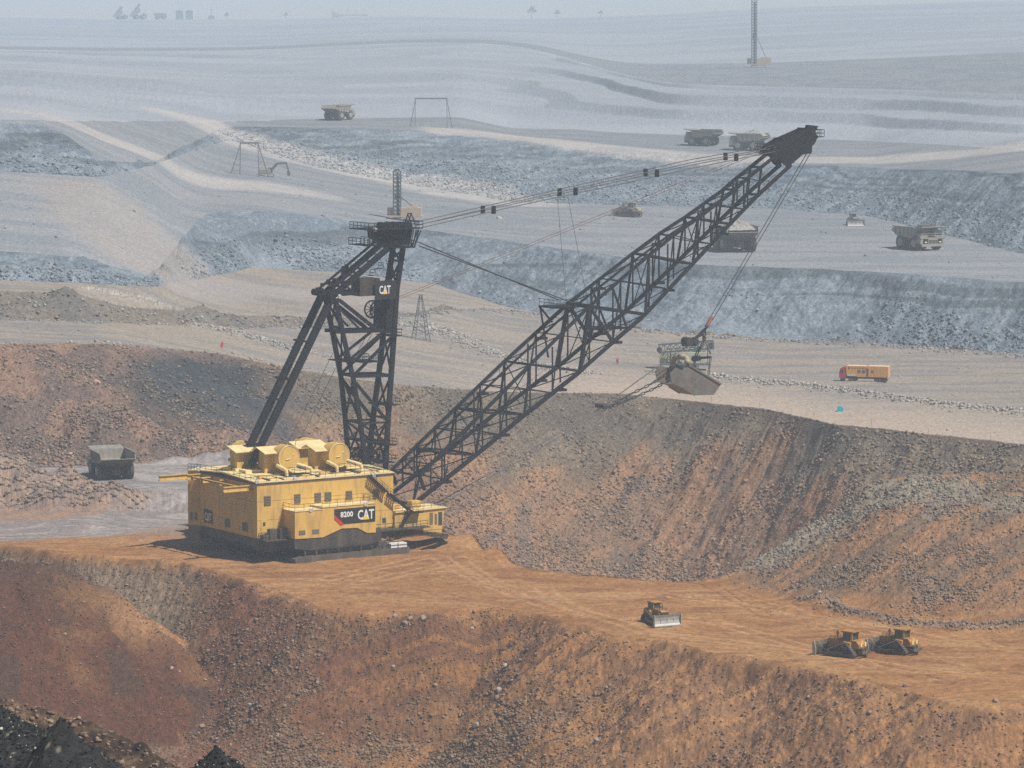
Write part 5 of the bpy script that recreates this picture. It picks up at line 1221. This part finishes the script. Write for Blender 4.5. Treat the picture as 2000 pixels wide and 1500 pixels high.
# ---- excavator
R = empty('excavator', (0, 0, 0), 0, 'small hazy excavator with its arm bent over, beside the cable gantry', 'excavator')
for s in (-1, 1):
    b = MB(); track(b, s * 1.4 - .35, s * 1.4 + .35, [(-1.9, .5, .45), (1.9, .5, .45)]); b.build('track', TRK, R)
h = MB().box(-2.6, 1.2, -1.5, 1.5, 1.2, 2.6).build('machinery_house', DZY, R, bevel=.1); c = MB().box(.3, 1.9, .3, 1.5, 1.3, 3.1).build('cab', DZY, R); MB().box(.5, 1.93, .27, 1.3, 2.0, 2.95).build('cab_window', GLASS, c)
a = MB().beam((1.0, 0, 1.6), (3.4, 0, 4.4), .6, .8).beam((3.2, 0, 4.3), (6.6, 0, 4.6), .5, .7).tube((1.6, 0, 1.8), (3.4, 0, 3.8), .15).build('boom_arm', GRN, R)
MB().beam((6.4, 0, 4.8), (7.3, 0, 1.8), .45, .5).build('dipper_arm', GRN, R); MB().prism([(6.9, 1.9), (7.8, 1.7), (7.9, .6), (7.1, .2), (6.7, .9)], 'y', -.6, .6).build('digging_bucket', GRN, R)
put(R, 521, 345, 4, 2, 0, .98); repaint(R, DZY, HAZED)

# ---- small markers on the upper bench
def small(name, b, m, px, py, label, cat, r=.5, rz=0.0, group=None):
    o = b.build(name, m); p = on_ground(px, py, r); o.location = p; o.rotation_euler = (0, 0, rz); tag(o, label, cat, group); return o
RB = mat('faded_red_cloth', (.50, .09, .08), .8, var=.1)
prs = MB()
# distant standing figure in red: legs, torso, arms and head in one surface
for s in (-1, 1): prs.tube((s * .11, 0, 0), (s * .13, 0, .85), .07, .12, 8).tube((s * .30, 0, .75), (s * .26, 0, 1.45), .05, .08, 8)
prs.tube((0, 0, .8), (0, 0, 1.2), .19, .22, 10).tube((0, 0, 1.2), (0, 0, 1.5), .24, .17, 10).tube((0, 0, 1.5), (0, 0, 1.58), .06, .06, 8).tube((0, 0, 1.56), (0, 0, 1.68), .09, .11, 10).tube((0, 0, 1.68), (0, 0, 1.80), .11, .05, 10)
small('person', prs, RB, 1206, 713, 'standing person dressed in dull red on the pale upper bench below the boom', 'person')
b = MB().tube((0, 0, 0), (0.3, 0, 1.9), .04); b.prism([(-.35, .6), (.25, .5), (.42, 1.8), (.1, 1.9), (-.2, 1.4)], 'y', -.02, .04)
small('marker_flag', b, mat('red_flag_cloth', (.55, .10, .12), .7), 433, 684, 'torn red marker flag at the edge of the upper bench', 'flag')
b = MB().prism([(-.65, 0), (.65, 0), (.65, .85), (.35, 1.1), (-.35, 1.25), (-.6, 1.0)], 'y', -.5, .5)
o = small('covered_crate', b, mat('turquoise_tarpaulin', (.02, .42, .50), .6, var=.1, scale=3), 1641, 804, 'small turquoise tarpaulin covered crate near the crest of the upper bench', 'crate')
stk = MB().tube((0, 0, -.2), (0, 0, 1.5), .035); stk = stk.build('marker_stake', PYL)
first = True
for px, py in [(1390, 786), (1484, 800), (1545, 812), (1702, 832), (1813, 850), (1935, 862), (1590, 818)]:
    o = stk if first else stk.copy()
    if not first: COL.objects.link(o)
    first = False; o.location = on_ground(px, py, .3); tag(o, 'thin grey stake in the row along the crest of the pale upper bench', 'stake', 'survey stakes along the crest')

# ---- things on the far rim
SHED = mat('weathered_shed_sheet', (.22, .24, .27), .7, var=.1)
def rim(px, off=0.0):
    s = (px - 1000) / FPX; c = int(np.clip(np.searchsorted(S, s), 0, NC - 1)); y = K15[0][c] - 10; return Vector((s * y, y, ground_z(s * y, y)))
for px, lab in [(353, 'boxy grey cabin on the hazy skyline, left one of two side by side'), (372, 'boxy grey cabin on the hazy skyline, right one of two side by side')]:
    b = MB().box(-2.2, 2.2, -2, 2, -.5, 5.2).prism([(-2.5, 5.2), (2.5, 5.2), (0, 6.0)], 'y', -2.2, 2.2); o = b.build('cabin', SHED); o.scale = (2,) * 3; o.location = rim(px); tag(o, lab, 'cabin', 'cabins on the rim')
t5 = make_truck('haul truck on the hazy skyline with its body tipped up, leftmost of the two tipping', TG, BODYG, 48); t5.location = rim(240); t5.rotation_euler = (0, 0, .5); t5.scale = (1.2,) * 3
t6 = copy_tree(t5); t6['label'] = 'haul truck on the hazy skyline with its body tipped up, right of the two tipping'; t6.location = rim(275); t6.scale = (1.45,) * 3; t6.rotation_euler = (0, 0, .35)
t7 = copy_tree(t1); t7['label'] = 'haul truck on the hazy skyline with its body down, between tipping trucks and cabins'; t7.location = rim(316); t7.rotation_euler = (0, 0, .15); t7.scale = (1.3,) * 3
b = MB().box(-2.5, 2.5, -2, 2, -.5, 3.2).tube((0, 0, 3), (0, 0, 10), .12).box(-.8, .8, -.3, .3, 7.5, 8.1); o = b.build('light_tower', SHED); o.scale = (1.6,) * 3; o.location = rim(415); tag(o, 'small cabin with a light mast on the hazy skyline', 'light tower')
R = empty('screening_plant', rim(692), 0, 'long low orange screening plant with short masts on the hazy skyline', 'screening plant'); R.scale = (1.5,) * 3
MB().box(-12, 12, -1.5, 1.5, 1.0, 2.2).prism([(-18, -.4), (-12, -.4), (-12, 2), (-18, 5)], 'y', -1.5, 1.5).box(-11, -9, -1.4, 1.4, -.5, 1).box(9, 11, -1.4, 1.4, -.5, 1).build('conveyor_frame', DRO, R)
for x in (-12.5, -5, 1.5, 8): MB().tube((x, 0, 2), (x, 0, 8), .15).box(x - .6, x + .6, -.5, .5, 5.5, 6.0).build('mast', ORG, R)
def faint_tree(px, h, lab, seed):
    rr = random.Random(seed); R = empty('tree', rim(px), 0, lab, 'tree', 'trees on the skyline')
    MB().tube((0, 0, -.5), (.1, 0, h * .45), .35, .18).tube((.1, 0, h * .4), (h * .2, 0, h * .7), .16, .06).tube((.1, 0, h * .35), (-h * .18, .1, h * .62), .15, .06).build('trunk', mat('bark', (.10, .08, .06), .9), R)
    b = MB()
    for k in range(420):
        a = rr.uniform(0, 6.28); e = rr.gauss(0, .45); r = h * .33 * (.4 + .6 * rr.random()); cl = rr.choice([(0, .72), (.22, .62), (-.2, .58), (.05, .86)])
        c = Vector((cl[0] * h + math.cos(a) * math.cos(e) * r * .6, math.sin(a) * r * .6, cl[1] * h + math.sin(e) * r * .6)); d1_ = Vector((rr.gauss(0, 1), rr.gauss(0, 1), rr.gauss(0, 1))).normalized() * h * .06; d2_ = Vector((rr.gauss(0, 1), rr.gauss(0, 1), rr.gauss(0, 1))).normalized() * h * .06
        b.add([c, c + d1_, c + d2_], [(0, 1, 2)])
    b.build('crown', mat('leaves', (.05, .08, .035), .8), R)
for i, (px, h, lab) in enumerate([(1038, 15, 'rounded tree on the skyline left of the tall drill mast'), (1088, 10, 'low bushy tree on the skyline right of the rounded one'), (1172, 8, 'flat low tree on the skyline nearest the tall drill mast'), (445, 9, 'small tree on the skyline right of the light tower'), (560, 8, 'low dark tree on the skyline left of the screening plant')]): faint_tree(px, h, lab, i)
# ---------------------------------------------------------------- boulders and rubble
def rock_shapes(n, seed=1):
    r = np.random.default_rng(seed); out = []
    g = (1 + 5 ** .5) / 2
    V = np.array([(-1, g, 0), (1, g, 0), (-1, -g, 0), (1, -g, 0), (0, -1, g), (0, 1, g), (0, -1, -g), (0, 1, -g), (g, 0, -1), (g, 0, 1), (-g, 0, -1), (-g, 0, 1)]) / np.hypot(1, g)
    F = np.array([(0, 11, 5), (0, 5, 1), (0, 1, 7), (0, 7, 10), (0, 10, 11), (1, 5, 9), (5, 11, 4), (11, 10, 2), (10, 7, 6), (7, 1, 8), (3, 9, 4), (3, 4, 2), (3, 2, 6), (3, 6, 8), (3, 8, 9), (4, 9, 5), (2, 4, 11), (6, 2, 10), (8, 6, 7), (9, 8, 1)])
    for k in range(n):
        v = V * (1 + r.normal(0, .22, (12, 1))) * r.uniform(.6, 1.25, 3); v[:, 2] *= .75; out.append(v)
    return out, F
SH, RF_ = rock_shapes(24)
def rubble(name, pos, size, cols, m, seed=0):
    """one mesh of many small stones (stuff)"""
    r = np.random.default_rng(seed); n = len(pos)
    idx = r.integers(0, len(SH), n); sh = np.stack(SH)[idx]; a = r.uniform(0, 6.28, n); ca, sa = np.cos(a), np.sin(a)
    x = sh[..., 0] * ca[:, None] - sh[..., 1] * sa[:, None]; y = sh[..., 0] * sa[:, None] + sh[..., 1] * ca[:, None]; z = sh[..., 2]
    v = np.stack([x, y, z], -1) * size[:, None, None] + pos[:, None, :]; v = v.reshape(-1, 3).astype(np.float32)
    f = (RF_[None] + (np.arange(n) * 12)[:, None, None]).reshape(-1, 3).astype(np.int32)
    me = bpy.data.meshes.new(name); me.vertices.add(len(v)); me.vertices.foreach_set('co', v.ravel()); me.loops.add(f.size); me.loops.foreach_set('vertex_index', f.ravel())
    me.polygons.add(len(f)); me.polygons.foreach_set('loop_start', np.arange(len(f), dtype=np.int32) * 3)
    at = me.attributes.new('albedo', 'FLOAT_COLOR', 'POINT'); c4 = np.ones((len(v), 4), np.float32); c4[:, :3] = np.repeat(cols, 12, 0); at.data.foreach_set('color', c4.ravel())
    me.update(calc_edges=True); me.materials.append(m); o = bpy.data.objects.new(name, me); COL.objects.link(o); o['kind'] = 'stuff'; return o
ROCKM = soil_mat('loose_stone')
def scatter(name, weight, n, smin, smax, pal, seed, power=2.6, blend=.45, sink=.25):
    """stones over the terrain cells, picked by weight per cell times cell area"""
    r = np.random.default_rng(seed)
    dx = np.zeros_like(Y); dx[:, 1:] = np.diff(X, axis=1); dy = np.zeros_like(Y); dy[1:] = np.diff(Y, axis=0)
    inframe = (S > pxs(-120)) & (S < pxs(2120)); w = (weight * np.abs(dx * dy) * inframe[None, :]).ravel().astype(np.float64); cw = np.cumsum(w); k = np.searchsorted(cw, r.random(n) * cw[-1]); k = np.minimum(k, len(w) - 1)
    px_, py_, pz_ = X.ravel()[k] + r.normal(0, .1, n), Y.ravel()[k], Z.ravel()[k]
    sz = smin + (smax - smin) * r.random(n) ** power * 1.0
    pal = np.array(pal, np.float32); c = pal[r.integers(0, len(pal), n)] * r.uniform(.75, 1.25, (n, 1)); c = c * (1 - blend) + ALB.reshape(-1, 3)[k] * blend * 1.1
    return rubble(name, np.stack([px_, py_, pz_ + sz * (.45 - sink)], -1), sz, np.clip(c, .02, .8).astype(np.float32), ROCKM, seed)
near = (Y < 800)
wn = ns * (.05 + rock_zone * 3.0 + 1.6 * sstep(.55, .7, stq) * sstep(.4, .6, n1)) 
wn[:r1] *= .35 + 1.3 * sstep(3, 22, dn)
wn *= (Y > 520) * (1 - .55 * sstep(5, 22, X))
scatter('rubble_on_near_face', wn, 60000, .06, .36, [(.27, .20, .145), (.19, .13, .095), (.34, .27, .20), (.14, .10, .08)], 1)
scatter('gravel_on_near_face', (ns * (.5 + sstep(.4, .7, n2)) + MW * .35) * (Y > 520) * (1 - .6 * sstep(5, 22, X)), 90000, .05, .22, [(.24, .16, .10), (.14, .09, .062), (.30, .22, .15), (.10, .07, .055)], 11, power=2.2)
scatter('rubble_on_left_mound', (MW * (.5 + 2.5 * np.exp(-dmf / 8)) * (Y > 520) + FW * 25 * (Y > 270)) * (Y < 720), 26000, .05, .30, [(.30, .20, .15), (.22, .14, .12), (.40, .30, .23)], 2)
scatter('rubble_on_spoil_bank', sp * sstep(.62, .85, TT) * (.3 + 2.2 * sstep(.4, .55, n2)), 9000, .06, .40, [(.23, .21, .19), (.29, .26, .22), (.18, .16, .145)], 3)
scatter('rubble_at_bank_foot', sp * (.12 + 1.6 * sstep(.5, .6, n1)) * sstep(.9, .6, TT) + rub * isk('bench', 'spoil') * 1.4, 13000, .06, .34, [(.24, .19, .15), (.30, .24, .19), (.16, .13, .11)], 13)
scatter('rubble_on_highwall', isk('wall1') * (.35 + 2.4 * sstep(.45, .65, fbm(X / 11, Y / 8, 3, 71))) * (1 + 1.0 * sstep(.6, .1, TT)) + heapw * 3.0 * (Y < 900), 48000, .09, .50, [(.28, .215, .165), (.21, .18, .15), (.36, .28, .21), (.16, .135, .12)], 4)
scatter('rubble_on_upper_bench', rub * isk('bench1') * 3 + isk('wall0') * .8 + isk('bench1') * (.003 + .8 * sstep(.10, 0, TT) * sstep(pxs(900), pxs(300), S)[None, :]), 9000, .12, .55, [(.34, .32, .29), (.27, .26, .25), (.42, .39, .35)], 5)
scatter('rubble_below_grey_highwall', (isk('wall2') * sstep(.7, .15, TT) * sstep(.4, .62, fbm(X / 25, Y / 25, 3, 85)) * 2 + isk('bench1') * sstep(.93, 1.0, TT) * .7 + isk('wall3') * sstep(.7, .2, TT) * .6 + isk('bench2') * .003), 26000, .15, .70, [(.20, .235, .26), (.16, .195, .22), (.28, .30, .31)], 6, power=4)
scatter('stones_on_bench', isk('bench') * flat * (.2 + 3 * sstep(6, 0, np.abs(Y - np.interp(S, cs, cy)[None, :]))) * (Y < 760), 2600, .05, .18, [(.42, .30, .2), (.32, .22, .15)], 7)
# single boulders one can pick out
def boulder(px, py, sx, label, col, k=0, flat_=.8):
    p = hit(px, py); r = np.random.default_rng(int(px)); import bmesh
    bm = bmesh.new(); bmesh.ops.create_icosphere(bm, subdivisions=3, radius=1.0)
    dirs = [Vector(r.normal(0, 1, 3)).normalized() for _ in range(16)]; cut = [r.uniform(.62, .95) for _ in dirs]
    for v in bm.verts:
        d = v.co.normalized(); s = 1.0
        for q, c in zip(dirs, cut):
            t = d.dot(q)
            if t > 1e-3: s = min(s, c / t)
        v.co = d * s
    me = bpy.data.meshes.new('boulder'); bm.to_mesh(me); bm.free(); me.materials.append(mat('boulder_' + str(k), col, .9, var=.2, scale=1.5, bump=.6))
    o = bpy.data.objects.new('boulder', me); COL.objects.link(o); w = sx * .85 / (FPX / p.y) / 2
    o.scale = (w, w * .8, w * flat_); o.rotation_euler = (0, 0, r.uniform(0, 6)); o.location = (p.x, p.y + w * .2, p.z + w * flat_ * .35); tag(o, label, 'boulder', 'boulders'); return o
TANB = (.34, .24, .16); GRB = (.32, .29, .26); BRB = (.27, .19, .15)
for px, py, s, lab, c, k in [
    (771, 1205, 14, 'grey boulder, leftmost of the four on the brow under the bench edge', GRB, 1), (802, 1210, 15, 'brown boulder between the grey and the long tan ones on the brow', TANB, 2),
    (825, 1211, 22, 'long tan boulder, rightmost of the four on the brow under the bench edge', TANB, 2), (790, 1222, 19, 'dark brown boulder just below the three on the brow', BRB, 3),
    (922, 1230, 12, 'round pale boulder at the top right of the rubble chute', (.42, .35, .28), 4), (986, 1303, 16, 'white slab lying on the clay face below the rubble chute', (.42, .40, .36), 5),
    (975, 1352, 20, 'white topped rock, upper one of the pair midway down the clay face', (.40, .35, .29), 4), (972, 1366, 18, 'tan rock, lower one of the pair midway down the clay face', TANB, 2),
    (930, 1420, 22, 'long grey boulder low on the clay face above the bottom edge', GRB, 1), (1107, 1240, 14, 'dark jagged rock just under the crest left of the lone bulldozer', BRB, 3),
    (1185, 1345, 11, 'small pale boulder on the clay face below the lone bulldozer', TANB, 2), (768, 1305, 11, 'small light boulder in the rubble chute', (.34, .28, .22), 4),
    (487, 1380, 15, 'grey stone right of the bottom of the bowl', GRB, 1), (395, 1425, 18, 'flat tan stone low in the foreground slope', TANB, 2), (335, 1310, 13, 'pinkish stone, left of two at the bottom of the bowl', (.48, .30, .24), 6),
    (351, 1315, 10, 'pinkish stone, right of two at the bottom of the bowl', (.48, .30, .24), 6), (400, 1330, 11, 'tan stone on the pale lip right of the bowl bottom', TANB, 2), (127, 1240, 11, 'single pale stone on the red left mound', TANB, 2),
    (1768, 1342, 18, 'dark red angular block at the crest below the bulldozer pair', (.24, .13, .10), 7), (1945, 1372, 20, 'dark pointed rock on the crest at the right edge', BRB, 3), (1772, 1357, 13, 'brown block just below the dark red one', BRB, 3),
    (1165, 1448, 20, 'grey shale heap piece near the bottom centre', GRB, 1), (1600, 1160, 12, 'pale boulder on the rubble bank behind the bench', (.36, .30, .25), 4), (1622, 1186, 14, 'brown boulder at the curved bank end', BRB, 3),
    (137, 890, 16, 'orange brown boulder left of the haul truck', (.42, .27, .20), 6), (150, 905, 13, 'brown boulder against the mound left of the haul truck', BRB, 3), (80, 972, 18, 'dark slab on the pale rubble mound', BRB, 3),
    (190, 750, 20, 'pale orange slab high on the left highwall', (.5, .35, .26), 6), (975, 428, 16, 'flat whitish rock below the suspension ropes', (.48, .48, .47), 5), (1035, 586, 9, 'white boulder left of the mid boom platform', (.50, .49, .47), 5), (937, 572, 9, 'white boulder between the dragline mast and boom', (.50, .49, .47), 5),
    (394, 622, 9, 'white boulder at the foot of the left terrace wall', (.50, .49, .47), 5), (1480, 608, 9, 'white boulder on the grey highwall right of the hoist ropes', (.6, .6, .58), 5)]:
    boulder(px, py, s, lab, c, k)

# ---------------------------------------------------------------- black coal heaps in the foreground
COAL = bpy.data.materials.new('coal'); COAL.use_nodes = True
ct = COAL.node_tree; cb_ = ct.nodes['Principled BSDF']; cb_.inputs['Roughness'].default_value = .9; cb_.inputs['Specular IOR Level'].default_value = .15
at_ = ct.nodes.new('ShaderNodeAttribute'); at_.attribute_name = 'albedo'; ct.links.new(at_.outputs['Color'], cb_.inputs['Base Color'])
def coal_heap(px, py, yy, R_, H, label, seed, n=150, el=1.0):
    top = at_y(px, py, yy); N = n; r = np.random.default_rng(seed)
    gx, gy = np.meshgrid(np.linspace(-1.5, 1.5, N), np.linspace(-1.5, 1.5, N)); x = gx * R_ * el; y = gy * R_
    d = np.hypot(gx, gy) + (fbm(x / 3 + 50, y / 3 + 50, 3, seed) - .5) * .35
    z = H * (1 - d) + (1 - np.exp(-d * 6)) * -.6 - .3 + (fbm(x / .8 + 9, y / .8 + 9, 3, seed + 1) - .5) * .5 + (r.random(x.shape) - .5) * .10
    z -= z[N // 2 - 4:N // 2 + 4, N // 2 - 4:N // 2 + 4].max()
    co = np.stack([x, y, z], -1).reshape(-1, 3).astype(np.float32)
    i = np.arange((N - 1) * (N - 1)); a = (i // (N - 1)) * N + i % (N - 1); q = np.stack([a, a + 1, a + N + 1, a + N], -1).astype(np.int32)
    me = bpy.data.meshes.new('coal_heap'); me.from_pydata(co.tolist(), [], q.tolist()); A = np.ones((len(co), 4), np.float32)
    col = np.full((len(co), 3), .014, np.float32) * (1 + r.random((len(co), 1)) * 1.5); lt = r.random(len(co)) > .985; col[lt] = (.22, .19, .15); A[:, :3] = col
    t = me.attributes.new('albedo', 'FLOAT_COLOR', 'POINT'); t.data.foreach_set('color', A.ravel()); me.materials.append(COAL)
    o = bpy.data.objects.new('coal_heap', me); COL.objects.link(o); o.location = top; tag(o, label, 'coal heap', 'coal heaps in the foreground')
    k = r.integers(0, len(co), 900); P = co[k] + np.array(top); s_ = .03 + .13 * r.random(900) ** 3
    pal = np.array([(.42, .37, .31), (.30, .25, .2), (.10, .09, .08), (.5, .45, .4)], np.float32)[r.integers(0, 4, 900)]
    s2 = rubble('stones_on_coal', P, s_, pal, ROCKM, seed)
    k = r.integers(0, len(co), 14000); P = co[k] + np.array(top) + r.normal(0, .06, (14000, 3)) * (1, 1, .3); rubble('coal_lumps', P, .025 + .11 * r.random(14000) ** 2, np.full((14000, 3), .012, np.float32) * r.uniform(.5, 2.5, (14000, 1)).astype(np.float32), ROCKM, seed + 9)
    return o
coal_heap(122, 1399, 240, 9.5, 6.4, 'large pointed black coal heap in the bottom left corner', 1, 170, 1.25)
coal_heap(425, 1457, 236, 4.4, 3.4, 'small black coal heap cut off by the bottom edge', 2, 110, 1.1)
coal_heap(-30, 1352, 262, 5, 3.0, 'dark brown black rubble heap at the left edge behind the large coal heap', 3, 90, 1.0)
# ---------------------------------------------------------------- haze
hz = MB().box(-3700, 3700, -260, 14200, float(Z.min()) - 1.5, 116.0)
hm = bpy.data.materials.new('haze_air'); hm.use_nodes = True; ht = hm.node_tree; ht.nodes.clear()
ho = ht.nodes.new('ShaderNodeOutputMaterial'); hv = ht.nodes.new('ShaderNodeVolumePrincipled')
hv.inputs['Color'].default_value = (*HAZE_COLOR, 1); hv.inputs['Density'].default_value = HAZE_DENSITY
hv.inputs['Anisotropy'].default_value = 0.0
ht.links.new(hv.outputs[0], ho.inputs['Volume'])
ob = hz.build('haze', hm); ob['kind'] = 'stuff'
